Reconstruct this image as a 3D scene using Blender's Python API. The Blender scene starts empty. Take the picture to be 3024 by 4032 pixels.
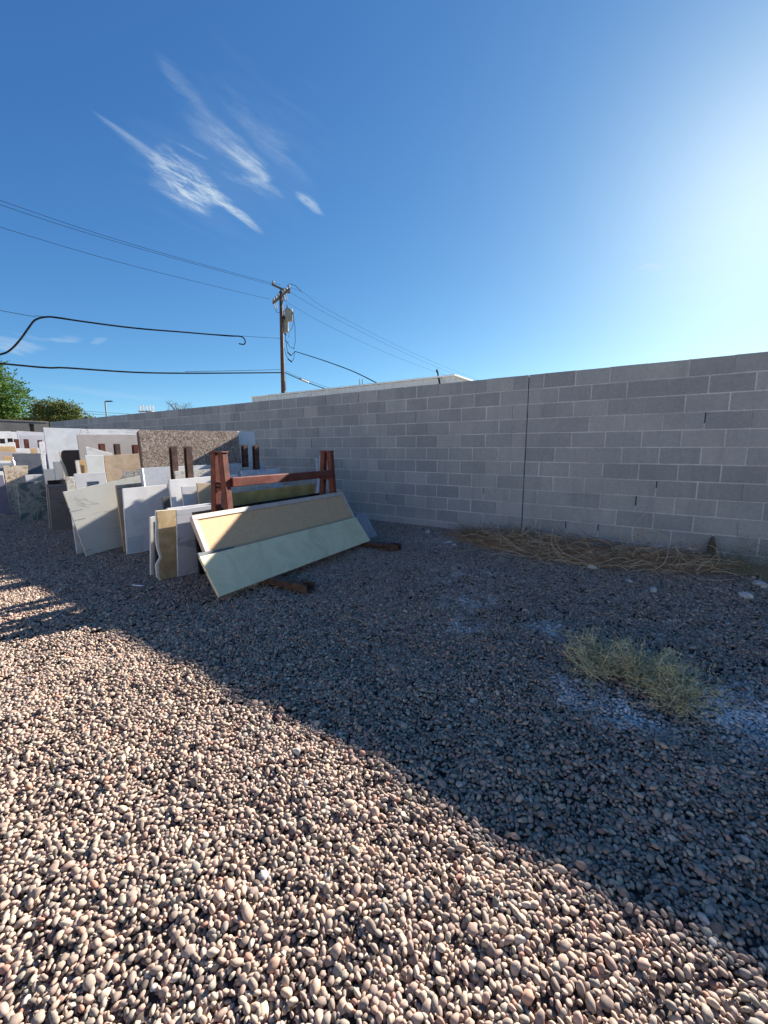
import bpy, bmesh, math, random
import numpy as np
from mathutils import Vector, Matrix, Euler, kdtree, noise as mnoise

R = math.radians
random.seed(7)
rng = np.random.default_rng(11)
scene = bpy.context.scene
col = scene.collection

# ------------------------------------------------------------------ camera
# World axes: +X runs along the block wall to the right, +Y towards it, Z up, metres.
YAW, PITCH, EYE = 34.58, 8.7, 1.31
cam_data = bpy.data.cameras.new('camera')
cam = bpy.data.objects.new('camera', cam_data)
col.objects.link(cam)
cam.location = (0, 0, EYE)
cam.rotation_euler = (R(90 - PITCH), 0, R(YAW))
cam_data.sensor_fit = 'VERTICAL'
cam_data.sensor_height = 36
cam_data.lens = 36 * 1627.5 / 4032
cam_data.clip_start = 0.05
cam_data.clip_end = 2000
scene.camera = cam

# ------------------------------------------------------------------ light
SUN_EL, SUN_AZ = 25.25, 7.0          # degrees; azimuth from +Y towards +X
sun_dir = Vector((math.sin(R(SUN_AZ)) * math.cos(R(SUN_EL)), math.cos(R(SUN_AZ)) * math.cos(R(SUN_EL)), math.sin(R(SUN_EL))))
sl = bpy.data.lights.new('sun', 'SUN')
sl.energy = 4.8
sl.angle = R(0.53)
sl.color = (1.0, 0.92, 0.84)
so = bpy.data.objects.new('sun', sl)
so.rotation_euler = sun_dir.to_track_quat('Z', 'Y').to_euler()
col.objects.link(so)

scene.view_settings.view_transform = 'Standard'
scene.view_settings.look = 'None'
scene.view_settings.gamma = 1
scene.view_settings.use_curve_mapping = False
scene.view_settings.exposure = 1.75
scene.render.engine = 'CYCLES'
scene.cycles.max_bounces = 5
scene.cycles.diffuse_bounces = 3

SKY = 0.060
world = bpy.data.worlds.new('World')
scene.world = world
world.use_nodes = True
world.cycles.sampling_method = 'MANUAL'
world.cycles.sample_map_resolution = 256
wt = world.node_tree
wt.nodes.clear()


def nd(nt, typ, ins=None, **kw):
    n = nt.nodes.new(typ)
    for k, v in kw.items():
        setattr(n, k, v)
    for k, v in (ins or {}).items():
        s = n.inputs[k]
        if hasattr(v, 'is_output') or isinstance(v, bpy.types.NodeSocket):
            nt.links.new(v, s)
        else:
            s.default_value = v
    return n


def ma(nt, op, a, b=0.0, c=0.0, clamp=False):
    return nd(nt, 'ShaderNodeMath', {0: a, 1: b, 2: c}, operation=op, use_clamp=clamp).outputs[0]


def cam_dir(px, py):
    """World direction of a direction given by its bearing in the view (tangent coordinates)."""
    a, b = (px - 1512) / 1627.5, (2016 - py) / 1627.5
    fy = math.cos(R(PITCH)) + b * math.sin(R(PITCH))
    z = -math.sin(R(PITCH)) + b * math.cos(R(PITCH))
    cy, sy = math.cos(R(YAW)), math.sin(R(YAW))
    return Vector((a * cy - fy * sy, a * sy + fy * cy, z)).normalized()


sky = nd(wt, 'ShaderNodeTexSky', sky_type='NISHITA', sun_disc=False, sun_elevation=R(SUN_EL), sun_rotation=R(SUN_AZ),
         altitude=350, air_density=0.6, dust_density=0.26, ozone_density=4.0)
# the same colour response over the whole sky (deep desert blue, as the camera rendered it)
sep = nd(wt, 'ShaderNodeSeparateColor', {0: sky.outputs[0]})
geo = nd(wt, 'ShaderNodeTexCoord')
DIR = geo.outputs['Generated']


def dot(v):
    return nd(wt, 'ShaderNodeVectorMath', {0: DIR, 1: tuple(v)}, operation='DOT_PRODUCT').outputs['Value']


# fibres of the cirrus: two noises stretched along the wind, shared by all wisps
CA, CB = cam_dir(500, 550), cam_dir(1000, 830)
CC = (CA + CB).normalized()
CE2 = CC.cross((CB - CA).normalized()).normalized()
CE1 = CE2.cross(CC).normalized()
cdc = ma(wt, 'MAXIMUM', dot(CC), 0.05)
CU, CV = ma(wt, 'DIVIDE', dot(CE1), cdc), ma(wt, 'DIVIDE', dot(CE2), cdc)
vx = nd(wt, 'ShaderNodeCombineXYZ', {0: ma(wt, 'MULTIPLY', CU, 7.0), 1: ma(wt, 'MULTIPLY', CV, 34.0), 2: 1.7})
NZ1 = nd(wt, 'ShaderNodeTexNoise', {'Vector': vx.outputs[0], 'Scale': 1.0, 'Detail': 6, 'Roughness': 0.6, 'Distortion': 0.7}).outputs[0]
vx = nd(wt, 'ShaderNodeCombineXYZ', {0: ma(wt, 'MULTIPLY', CU, 38.0), 1: ma(wt, 'MULTIPLY', CV, 150.0), 2: 4.2})
NZ2 = nd(wt, 'ShaderNodeTexNoise', {'Vector': vx.outputs[0], 'Scale': 1.0, 'Detail': 5, 'Roughness': 0.62, 'Distortion': 1.0}).outputs[0]
FRONT = ma(wt, 'GREATER_THAN', dot(CC), 0.1)
WOB = ma(wt, 'SUBTRACT', NZ1, 0.5)


def streak(p0, p1, width, strength, tex=1.0):
    """One wisp of high cirrus between two bearings of the sky."""
    d0, d1 = cam_dir(*p0), cam_dir(*p1)
    c = (d0 + d1).normalized()
    e1 = (d1 - d0)
    half = e1.length / 2
    e1.normalize()
    e2 = c.cross(e1).normalized()
    e1 = e2.cross(c).normalized()
    w = width / 1627.5
    dc = ma(wt, 'MAXIMUM', dot(c), 0.02)
    un = ma(wt, 'DIVIDE', ma(wt, 'DIVIDE', dot(e1), dc), half)
    v = ma(wt, 'DIVIDE', dot(e2), dc)
    vn = ma(wt, 'ADD', ma(wt, 'DIVIDE', v, w), ma(wt, 'MULTIPLY', WOB, 3.4))
    r = ma(wt, 'ADD', ma(wt, 'POWER', ma(wt, 'ABSOLUTE', un), 2.0), ma(wt, 'POWER', ma(wt, 'ABSOLUTE', vn), 1.3))
    m = nd(wt, 'ShaderNodeMapRange', {0: r, 1: 1.15, 2: 0.0, 3: 0.0, 4: strength}, interpolation_type='SMOOTHSTEP').outputs[0]
    t = nd(wt, 'ShaderNodeMapRange', {0: NZ2, 1: 0.36, 2: 0.62, 3: 1.0 - tex, 4: 1.0}).outputs[0]
    return ma(wt, 'MULTIPLY', m, t)


def cr(x, y):
    return (300 + x / 1.58, 150 + y / 1.58)


def cw(x, y):
    return (x / 1.508, 700 + y / 1.508)


STREAKS = [
    (cr(250, 560), cr(1200, 1250), 150, 0.04, 0.3), (cr(600, 250), cr(1550, 1050), 170, 0.03, 0.3),
    (cr(430, 730), cr(960, 1060), 56, 0.64, 0.85), (cr(90, 460), cr(640, 850), 17, 0.30, 0.3), (cr(780, 900), cr(1170, 1230), 22, 0.62, 0.5),
    (cr(440, 880), cr(880, 1090), 36, 0.30, 0.6), (cr(480, 80), cr(860, 520), 22, 0.13, 0.4), (cr(660, 420), cr(1260, 980), 52, 0.22, 0.5),
    (cr(900, 660), cr(1230, 930), 26, 0.36, 0.4), (cr(1120, 830), cr(1310, 1000), 12, 0.16, 0.4), (cr(880, 310), cr(1480, 930), 34, 0.11, 0.5),
    (cr(1360, 950), cr(1540, 1120), 20, 0.5, 0.5), (cr(480, 670), cr(640, 730), 22, 0.12, 0.7), (cw(-160, 945), cw(300, 1012), 28, 0.32, 0.4),
    (cw(240, 968), cw(500, 955), 12, 0.26, 0.4), (cw(525, 980), cw(650, 955), 9, 0.22, 0.4), (cw(150, 1230), cw(1100, 1320), 16, 0.12, 0.3),
    ((2500, 1050), (2640, 1050), 9, 0.45, 0.3),
]
chan = [ma(wt, 'MULTIPLY', ma(wt, 'POWER', sep.outputs[i], g_), k_) for i, (g_, k_) in enumerate(((1.12, 0.60), (0.91, 0.95), (0.64, 1.48)))]
sky_col = nd(wt, 'ShaderNodeCombineColor', {0: chan[0], 1: chan[1], 2: chan[2]})
tot = None
for i, s in enumerate(STREAKS):
    m = streak(*s)
    tot = m if tot is None else ma(wt, 'ADD', tot, m)
tot = ma(wt, 'MULTIPLY', ma(wt, 'MINIMUM', tot, 0.92), FRONT)
mix = nd(wt, 'ShaderNodeMix', {0: tot, 6: sky_col.outputs[0], 7: (3.4, 4.0, 4.5, 1)}, data_type='RGBA')
bg = nd(wt, 'ShaderNodeBackground', {0: mix.outputs[2], 1: SKY})
wo = nd(wt, 'ShaderNodeOutputWorld', {0: bg.outputs[0]})

# ------------------------------------------------------------------ helpers


def tag(o, label=None, cat=None, group=None, kind=None):
    for k, v in (('label', label), ('category', cat), ('group', group), ('kind', kind)):
        if v:
            o[k] = v
    return o


def empty(name, loc=(0, 0, 0), rz=0.0):
    o = bpy.data.objects.new(name, None)
    o.empty_display_size = 0.1
    o.location = loc
    o.rotation_euler = (0, 0, rz)
    col.objects.link(o)
    return o


class MB:
    """Collects shapes; build() links them as one mesh object."""

    def __init__(self):
        self.v, self.f = [], []

    def add(self, vs, fs):
        b = len(self.v)
        self.v += [tuple(x) for x in vs]
        self.f += [tuple(b + i for i in f) for f in fs]
        return self

    def box(self, c, d, rot=None, bev=0.0):
        hx, hy, hz = (x / 2 for x in d)
        if bev:
            P = []
            for sx in (-1, 1):
                for sy in (-1, 1):
                    for sz in (-1, 1):
                        P += [(sx * hx, sy * (hy - bev), sz * (hz - bev)), (sx * (hx - bev), sy * hy, sz * (hz - bev)), (sx * (hx - bev), sy * (hy - bev), sz * hz)]
            bm = bmesh.new()
            for p in P:
                bm.verts.new(p)
            r = bmesh.ops.convex_hull(bm, input=list(bm.verts))
            bmesh.ops.dissolve_limit(bm, angle_limit=0.01, verts=bm.verts, edges=bm.edges)
            bm.verts.index_update()
            vs = [v.co.copy() for v in bm.verts]
            fs = [[v.index for v in f.verts] for f in bm.faces]
            bm.free()
        else:
            vs = [Vector((sx * hx, sy * hy, sz * hz)) for sx in (-1, 1) for sy in (-1, 1) for sz in (-1, 1)]
            fs = [(0, 1, 3, 2), (4, 6, 7, 5), (0, 4, 5, 1), (2, 3, 7, 6), (0, 2, 6, 4), (1, 5, 7, 3)]
        if rot is not None:
            vs = [rot @ v for v in vs]
        c = Vector(c)
        return self.add([v + c for v in vs], fs)

    def bar(self, a, b, w, h, up=(0, 0, 1), bev=0.0):
        a, b = Vector(a), Vector(b)
        x = (b - a)
        L = x.length
        x.normalize()
        u = Vector(up)
        y = u.cross(x)
        if y.length < 1e-4:
            y = Vector((1, 0, 0)).cross(x)
        y.normalize()
        z = x.cross(y)
        return self.box((a + b) / 2, (L, w, h), Matrix((x, y, z)).transposed(), bev)

    def tube(self, pts, r0, r1=None, n=6, cap=True):
        pts = [Vector(p) for p in pts]
        r1 = r0 if r1 is None else r1
        vs, fs = [], []
        m = len(pts)
        for i, p in enumerate(pts):
            t = (pts[min(i + 1, m - 1)] - pts[max(i - 1, 0)])
            if t.length < 1e-9:
                t = Vector((0, 0, 1))
            t.normalize()
            a = t.cross(Vector((0, 0, 1)) if abs(t.z) < 0.95 else Vector((1, 0, 0))).normalized()
            b = t.cross(a)
            r = r0 + (r1 - r0) * i / max(1, m - 1)
            for k in range(n):
                w = 2 * math.pi * k / n
                vs.append(p + a * (r * math.cos(w)) + b * (r * math.sin(w)))
        for i in range(m - 1):
            for k in range(n):
                k2 = (k + 1) % n
                fs.append((i * n + k, i * n + k2, (i + 1) * n + k2, (i + 1) * n + k))
        if cap and n > 2:
            fs.append(tuple(reversed(range(n))))
            fs.append(tuple((m - 1) * n + k for k in range(n)))
        return self.add(vs, fs)

    def lathe(self, prof, c=(0, 0, 0), n=16, axis=None):
        vs, fs = [], []
        M = axis or Matrix.Identity(3)
        c = Vector(c)
        for (r, z) in prof:
            for k in range(n):
                w = 2 * math.pi * k / n
                vs.append(c + M @ Vector((r * math.cos(w), r * math.sin(w), z)))
        m = len(prof)
        for i in range(m - 1):
            for k in range(n):
                k2 = (k + 1) % n
                fs.append((i * n + k, i * n + k2, (i + 1) * n + k2, (i + 1) * n + k))
        fs.append(tuple(reversed(range(n))))
        fs.append(tuple((m - 1) * n + k for k in range(n)))
        return self.add(vs, fs)

    def prism(self, poly, th, ch=0.0025):
        """Polygon in local XY (clockwise or not), front face at z=0, thickness backwards, chamfered front rim."""
        P = [Vector((x, y)) for x, y in poly]
        n = len(P)
        area = sum(P[i].x * P[(i + 1) % n].y - P[(i + 1) % n].x * P[i].y for i in range(n))
        if area < 0:
            P.reverse()
        I = []
        for i in range(n):
            a, b, c = P[i - 1], P[i], P[(i + 1) % n]
            d1, d2 = (b - a).normalized(), (c - b).normalized()
            n1, n2 = Vector((-d1.y, d1.x)), Vector((-d2.y, d2.x))
            k = 1 + max(-0.7, n1.dot(n2))
            I.append(b + (n1 + n2) * (ch / k))
        vs = [(p.x, p.y, 0) for p in I] + [(p.x, p.y, -ch) for p in P] + [(p.x, p.y, -th) for p in P]
        fs = [tuple(range(n)), tuple(reversed(range(2 * n, 3 * n)))]
        for i in range(n):
            j = (i + 1) % n
            fs.append((n + i, n + j, j, i))
            fs.append((2 * n + i, 2 * n + j, n + j, n + i))
        return self.add(vs, fs)

    def mesh(self, name, mat, smooth=False):
        me = bpy.data.meshes.new(name)
        me.from_pydata(self.v, [], self.f)
        me.materials.append(mat)
        if smooth:
            me.polygons.foreach_set('use_smooth', [True] * len(me.polygons))
        me.update()
        return me

    def build(self, name, mat, parent=None, smooth=False):
        o = bpy.data.objects.new(name, self.mesh(name, mat, smooth))
        col.objects.link(o)
        o.parent = parent
        return o


def link(name, me, parent=None, loc=(0, 0, 0), rot=(0, 0, 0), scale=(1, 1, 1)):
    o = bpy.data.objects.new(name, me)
    o.location, o.rotation_euler, o.scale = loc, rot, scale
    o.parent = parent
    col.objects.link(o)
    return o


def blob(rad, seed, rough=0.35, sub=2, freq=1.2):
    """Irregular rounded stone as (verts, faces)."""
    bm = bmesh.new()
    bmesh.ops.create_icosphere(bm, subdivisions=sub, radius=1.0)
    off = Vector((seed * 7.13, seed * 3.7, seed * 1.9))
    vs = []
    for v in bm.verts:
        k = 1 + rough * mnoise.noise(v.co * freq + off) + rough * 0.3 * mnoise.noise(v.co * freq * 2.6 + off)
        p = v.co * k
        vs.append(Vector((p.x * rad[0], p.y * rad[1], p.z * rad[2])))
    fs = [[v.index for v in f.verts] for f in bm.faces]
    bm.free()
    return vs, fs

# ------------------------------------------------------------------ materials


def new_mat(name, rough=0.6, spec=0.3):
    m = bpy.data.materials.new(name)
    m.use_nodes = True
    nt = m.node_tree
    b = nt.nodes['Principled BSDF']
    b.inputs['Roughness'].default_value = rough
    b.inputs['Specular IOR Level'].default_value = spec
    return m, nt, b


def ramp(nt, fac, stops, interp='LINEAR'):
    r = nd(nt, 'ShaderNodeValToRGB', {0: fac})
    cr_ = r.color_ramp
    cr_.interpolation = interp
    while len(cr_.elements) < len(stops):
        cr_.elements.new(0.5)
    for e, (p, c) in zip(cr_.elements, stops):
        e.position = p
        e.color = (*c, 1)
    return r.outputs[0]


def obj_vec(nt, scale=1.0):
    """Object coordinates shifted by a random amount per object."""
    tc = nd(nt, 'ShaderNodeTexCoord')
    oi = nd(nt, 'ShaderNodeObjectInfo')
    sh = nd(nt, 'ShaderNodeVectorMath', {0: tc.outputs['Object'], 1: (17.3, 9.1, 5.7)}, operation='ADD')
    k = nd(nt, 'ShaderNodeVectorMath', {0: (31.0, 17.0, 23.0), 3: oi.outputs['Random']}, operation='SCALE')
    return nd(nt, 'ShaderNodeVectorMath', {0: sh.outputs[0], 1: k.outputs[0]}, operation='ADD').outputs[0]


def noise(nt, vec, scale, detail=5, rough=0.55, dist=0.0):
    return nd(nt, 'ShaderNodeTexNoise', {'Vector': vec, 'Scale': scale, 'Detail': detail, 'Roughness': rough, 'Distortion': dist}).outputs[0]


def bump(nt, b, h, strength=0.3, dist=0.002):
    bp = nd(nt, 'ShaderNodeBump', {'Height': h, 'Strength': strength, 'Distance': dist})
    nt.links.new(bp.outputs[0], b.inputs['Normal'])


def mixc(nt, fac, a, b, mode='MIX'):
    return nd(nt, 'ShaderNodeMix', {0: fac, 6: a, 7: b}, data_type='RGBA', blend_type=mode).outputs[2]


def c4(c):
    return (*c, 1)


MAT = {}


def cloudy(name, stops, scale=4.0, rough=0.35, spec=0.4, dist=0.6, dirt=0.2):
    m, nt, b = new_mat(name, rough, spec)
    v = obj_vec(nt)
    n = noise(nt, v, scale, 7, 0.6, dist)
    c = ramp(nt, n, stops)
    n2 = noise(nt, v, 1.7, 6, 0.7, 0.5)
    d = nd(nt, 'ShaderNodeMapRange', {0: n2, 1: 0.5, 2: 0.75, 3: 0.0, 4: dirt}).outputs[0]
    c = mixc(nt, d, c, (0.16, 0.13, 0.1, 1))
    nt.links.new(c, b.inputs['Base Color'])
    rr = nd(nt, 'ShaderNodeMapRange', {0: n2, 1: 0.3, 2: 0.7, 3: rough - 0.1, 4: rough + 0.2}).outputs[0]
    nt.links.new(rr, b.inputs['Roughness'])
    bump(nt, b, n, 0.08, 0.002)
    MAT[name] = m


def plain(name, c, rough=0.5, spec=0.3, var=0.12, scale=6):
    d = tuple(x * (1 - var) for x in c)
    e = tuple(min(0.95, x * (1 + var * 0.6)) for x in c)
    cloudy(name, [(0.3, d), (0.7, e)], scale, rough, spec)


def speck(name, cols, scale=90, rough=0.35):
    m, nt, b = new_mat(name, rough, 0.4)
    v = obj_vec(nt)
    vd = nd(nt, 'ShaderNodeVectorMath', {0: v, 1: nd(nt, 'ShaderNodeTexNoise', {'Vector': v, 'Scale': scale * 0.6, 'Detail': 2}).outputs['Color']}, operation='ADD')
    vo = nd(nt, 'ShaderNodeTexVoronoi', {'Vector': v, 'Scale': scale, 'Randomness': 1.0})
    vo2 = nd(nt, 'ShaderNodeTexVoronoi', {'Vector': v, 'Scale': scale * 0.45, 'Randomness': 1.0})
    s1 = nd(nt, 'ShaderNodeSeparateColor', {0: vo.outputs['Color']}).outputs[0]
    s2 = nd(nt, 'ShaderNodeSeparateColor', {0: vo2.outputs['Color']}).outputs[1]
    f = ma(nt, 'ADD', ma(nt, 'MULTIPLY', s1, 0.65), ma(nt, 'MULTIPLY', s2, 0.35))
    n = noise(nt, v, 5, 5)
    f = ma(nt, 'ADD', f, ma(nt, 'MULTIPLY', ma(nt, 'SUBTRACT', n, 0.5), 0.35))
    k = len(cols)
    c = ramp(nt, f, [(0.12 + 0.76 * i / (k - 1), q) for i, q in enumerate(cols)])
    nt.links.new(c, b.inputs['Base Color'])
    MAT[name] = m


def veined(name, base, vein, scale=2.2, width=0.05, rough=0.3, amount=0.7):
    m, nt, b = new_mat(name, rough, 0.45)
    v = obj_vec(nt)
    mp = nd(nt, 'ShaderNodeMapping', {'Vector': v, 'Rotation': (0.3, 0.4, 0.7), 'Scale': (1.0, 2.2, 1.0)}).outputs[0]
    n1 = noise(nt, mp, scale, 6, 0.6, 1.2)
    a = ma(nt, 'ABSOLUTE', ma(nt, 'SUBTRACT', n1, 0.5))
    ve = nd(nt, 'ShaderNodeMapRange', {0: a, 1: width, 2: 0.0, 3: 0.0, 4: 1.0}).outputs[0]
    n2 = noise(nt, v, scale * 1.3, 4)
    ve = ma(nt, 'MULTIPLY', ve, nd(nt, 'ShaderNodeMapRange', {0: n2, 1: 0.42, 2: 0.62, 3: 0.0, 4: amount}).outputs[0])
    n3 = noise(nt, v, 3.0, 7, 0.65)
    c0 = ramp(nt, n3, [(0.3, tuple(x * 0.86 for x in base)), (0.7, base)])
    c = mixc(nt, ve, c0, c4(vein))
    nt.links.new(c, b.inputs['Base Color'])
    MAT[name] = m


plain('white', (0.80, 0.79, 0.76), 0.3)
plain('palewhite', (0.70, 0.71, 0.67), 0.35)
plain('palegrey', (0.62, 0.62, 0.62), 0.4)
plain('palebluegrey', (0.66, 0.68, 0.68), 0.4)
plain('bluegrey', (0.52, 0.55, 0.58), 0.35, scale=30)
plain('lavender', (0.58, 0.57, 0.60), 0.35)
plain('lavender2', (0.66, 0.65, 0.67), 0.35)
plain('taupe', (0.44, 0.40, 0.37), 0.4)
plain('black', (0.018, 0.018, 0.02), 0.25)
plain('slate', (0.12, 0.14, 0.16), 0.45)
plain('slategrey', (0.30, 0.33, 0.36), 0.45)
plain('slategrey2', (0.36, 0.38, 0.37), 0.45)
plain('darkgreen', (0.10, 0.12, 0.11), 0.35)
plain('purple', (0.22, 0.20, 0.26), 0.4)
plain('darkbrown', (0.085, 0.07, 0.062), 0.4)
plain('patch', (0.62, 0.65, 0.66), 0.7)
plain('paleedge', (0.66, 0.65, 0.60), 0.5)
cloudy('cream', [(0.3, (0.62, 0.55, 0.40)), (0.7, (0.75, 0.70, 0.58))], 12)
cloudy('tan', [(0.3, (0.52, 0.33, 0.15)), (0.7, (0.66, 0.46, 0.24))], 9)
cloudy('tansand', [(0.3, (0.45, 0.36, 0.24)), (0.55, (0.56, 0.45, 0.30)), (0.75, (0.62, 0.42, 0.22))], 5)
cloudy('tanstone', [(0.28, (0.40, 0.30, 0.20)), (0.55, (0.52, 0.40, 0.28)), (0.75, (0.58, 0.46, 0.34))], 7, dirt=0.3)
cloudy('olive', [(0.28, (0.33, 0.235, 0.075)), (0.55, (0.48, 0.355, 0.12)), (0.75, (0.58, 0.45, 0.18))], 5, 0.3)
cloudy('onyx', [(0.28, (0.33, 0.22, 0.10)), (0.5, (0.50, 0.365, 0.185)), (0.72, (0.66, 0.52, 0.32))], 4, 0.35, dist=1.5)
cloudy('sage', [(0.25, (0.56, 0.52, 0.32)), (0.5, (0.70, 0.645, 0.40)), (0.75, (0.78, 0.72, 0.47))], 3.2, 0.45, dist=1.4, dirt=0.22)
cloudy('teal', [(0.25, (0.03, 0.06, 0.065)), (0.42, (0.12, 0.17, 0.17)), (0.5, (0.40, 0.40, 0.33)), (0.58, (0.10, 0.14, 0.14)), (0.75, (0.20, 0.25, 0.24))], 3.0, 0.3, dist=2.0)
veined('sagewhite', (0.60, 0.59, 0.52), (0.14, 0.16, 0.16), 0.9, 0.012)
veined('marblewhite', (0.72, 0.72, 0.69), (0.25, 0.26, 0.28), 4.0, 0.06)
veined('marblegrey', (0.60, 0.61, 0.62), (0.25, 0.25, 0.26), 1.6, 0.03)
veined('marbleblue', (0.66, 0.70, 0.76), (0.16, 0.19, 0.26), 6.0, 0.08)
veined('greybrown', (0.25, 0.22, 0.20), (0.07, 0.06, 0.055), 1.5, 0.03)
veined('greybrown2', (0.33, 0.30, 0.28), (0.12, 0.1, 0.1), 1.5, 0.03)
veined('darkvein', (0.06, 0.06, 0.065), (0.3, 0.3, 0.3), 5, 0.05)
veined('slatevein', (0.16, 0.17, 0.19), (0.05, 0.05, 0.08), 3, 0.08)
veined('goldedge', (0.40, 0.36, 0.30), (0.14, 0.11, 0.08), 4, 0.06)
speck('granitebrown', [(0.05, 0.035, 0.025), (0.17, 0.12, 0.085), (0.33, 0.25, 0.19), (0.30, 0.24, 0.2), (0.52, 0.45, 0.38)], 95)
speck('creamgranite', [(0.30, 0.22, 0.16), (0.55, 0.44, 0.31), (0.66, 0.56, 0.42), (0.70, 0.62, 0.5)], 45)
speck('creamspeck', [(0.34, 0.31, 0.25), (0.54, 0.51, 0.44), (0.60, 0.58, 0.52), (0.68, 0.67, 0.62)], 70)
speck('greygranite', [(0.10, 0.10, 0.10), (0.30, 0.30, 0.29), (0.46, 0.45, 0.43), (0.60, 0.59, 0.57)], 110)
speck('marblespeck', [(0.42, 0.41, 0.38), (0.74, 0.73, 0.70), (0.80, 0.79, 0.77), (0.82, 0.81, 0.79)], 40)
speck('chipboard', [(0.48, 0.28, 0.14), (0.64, 0.405, 0.215), (0.66, 0.42, 0.225), (0.70, 0.46, 0.255)], 260, 0.8)
cloudy('pinkrim', [(0.3, (0.46, 0.36, 0.29)), (0.7, (0.58, 0.48, 0.40))], 14, 0.5)
cloudy('redsteel', [(0.25, (0.055, 0.012, 0.007)), (0.45, (0.125, 0.024, 0.012)), (0.62, (0.18, 0.042, 0.022)), (0.75, (0.12, 0.05, 0.032))], 11, 0.55, dirt=0.5)
cloudy('rustdark', [(0.25, (0.035, 0.018, 0.012)), (0.5, (0.09, 0.045, 0.03)), (0.75, (0.17, 0.09, 0.06))], 12, 0.6, dirt=0.3)
plain('darksteel', (0.014, 0.014, 0.016), 0.7, 0.15)
plain('cablewhite', (0.5, 0.52, 0.54), 0.5)
plain('metalgrey', (0.24, 0.25, 0.26), 0.45)
plain('transformer', (0.19, 0.205, 0.205), 0.45)
plain('wire', (0.008, 0.008, 0.009), 0.85, 0.05)
plain('wirealu', (0.16, 0.17, 0.18), 0.5)
cloudy('polewood', [(0.3, (0.06, 0.032, 0.02)), (0.6, (0.12, 0.066, 0.04)), (0.8, (0.20, 0.125, 0.08))], 3, 0.8)
plain('plastic', (0.45, 0.50, 0.54), 0.3)
plain('stucco', (0.38, 0.35, 0.30), 0.9)
cloudy('bark', [(0.3, (0.08, 0.06, 0.045)), (0.7, (0.16, 0.12, 0.09))], 4, 0.9)
plain('fascia', (0.58, 0.60, 0.60), 0.55)
plain('roofgreen', (0.46, 0.54, 0.46), 0.55)
plain('farwhite', (0.72, 0.68, 0.60), 0.7)
plain('chalk', (0.55, 0.53, 0.49), 0.9, 0.1, 0.3, 25)
plain('bottle', (0.75, 0.76, 0.77), 0.4)

# ------------------------------------------------------------------ ground and gravel


def undulate(x, y):
    fade = np.clip((4.6 - np.hypot(x, y)) / 1.5, 0, 1)
    return fade * (0.010 * np.sin(3.1 * x + 1.3 * y + 0.5) * np.sin(2.3 * y - 1.1 * x + 1.0) + 0.006 * np.sin(7.7 * x - 2.9 * y) * np.sin(6.1 * y + 2.2 * x + 2.0)
            + 0.005 * np.sin(13.0 * x + 4.0 * y + 1.0) * np.cos(11.0 * y - 5.0 * x))


def dust_mask(nt, pos):
    """White powder spilt on the gravel: patches with a ragged outline, in world space."""
    flat = nd(nt, 'ShaderNodeVectorMath', {0: pos, 1: (1, 1, 0)}, operation='MULTIPLY').outputs[0]
    nz = noise(nt, flat, 7.0, 6, 0.65, 0.4)
    out = None
    for (x, y, r, s) in ((-0.62, 3.05, 0.20, 0.8), (-0.33, 2.30, 0.20, 0.75), (-0.10, 2.26, 0.24, 0.9), (0.38, 2.55, 0.34, 1.1), (0.62, 2.55, 0.5, 1.15), (0.98, 2.75, 0.5, 0.9),
                         (-1.35, 3.25, 0.36, 0.5), (-1.19, 2.74, 0.26, 0.5), (-1.75, 3.9, 0.5, 0.3), (-2.7, 5.3, 0.7, 0.35)):
        d = nd(nt, 'ShaderNodeVectorMath', {0: flat, 1: (x, y, 0)}, operation='DISTANCE').outputs['Value']
        m = nd(nt, 'ShaderNodeMapRange', {0: d, 1: r, 2: 0.0, 3: 0.0, 4: s}).outputs[0]
        out = m if out is None else ma(nt, 'MAXIMUM', out, m)
    f = ma(nt, 'ADD', out, ma(nt, 'MULTIPLY', ma(nt, 'SUBTRACT', nz, 0.56), 2.6))
    return ma(nt, 'MULTIPLY', ma(nt, 'MULTIPLY', f, 1.0, clamp=True), ma(nt, 'GREATER_THAN', out, 0.001))


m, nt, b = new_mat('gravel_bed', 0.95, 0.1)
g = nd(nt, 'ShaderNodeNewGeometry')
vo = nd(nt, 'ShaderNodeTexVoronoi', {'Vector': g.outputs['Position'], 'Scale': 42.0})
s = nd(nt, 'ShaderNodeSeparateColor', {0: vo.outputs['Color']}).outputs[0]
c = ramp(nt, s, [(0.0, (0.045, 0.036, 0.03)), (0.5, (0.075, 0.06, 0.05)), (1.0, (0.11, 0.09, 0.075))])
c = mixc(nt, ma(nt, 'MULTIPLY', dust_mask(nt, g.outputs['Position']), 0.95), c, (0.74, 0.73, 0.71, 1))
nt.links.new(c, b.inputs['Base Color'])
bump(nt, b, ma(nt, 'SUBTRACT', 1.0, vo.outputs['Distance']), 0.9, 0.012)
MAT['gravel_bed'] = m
m, nt, b = new_mat('far_gravel', 0.95, 0.1)
g = nd(nt, 'ShaderNodeNewGeometry')
vo = nd(nt, 'ShaderNodeTexVoronoi', {'Vector': g.outputs['Position'], 'Scale': 38.0})
s = nd(nt, 'ShaderNodeSeparateColor', {0: vo.outputs['Color']}).outputs[0]
c = ramp(nt, s, [(0.0, (0.24, 0.19, 0.14)), (0.5, (0.36, 0.29, 0.215)), (1.0, (0.48, 0.40, 0.30))])
nt.links.new(c, b.inputs['Base Color'])
bump(nt, b, ma(nt, 'SUBTRACT', 1.0, vo.outputs['Distance']), 0.9, 0.012)
MAT['far_gravel'] = m


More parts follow.
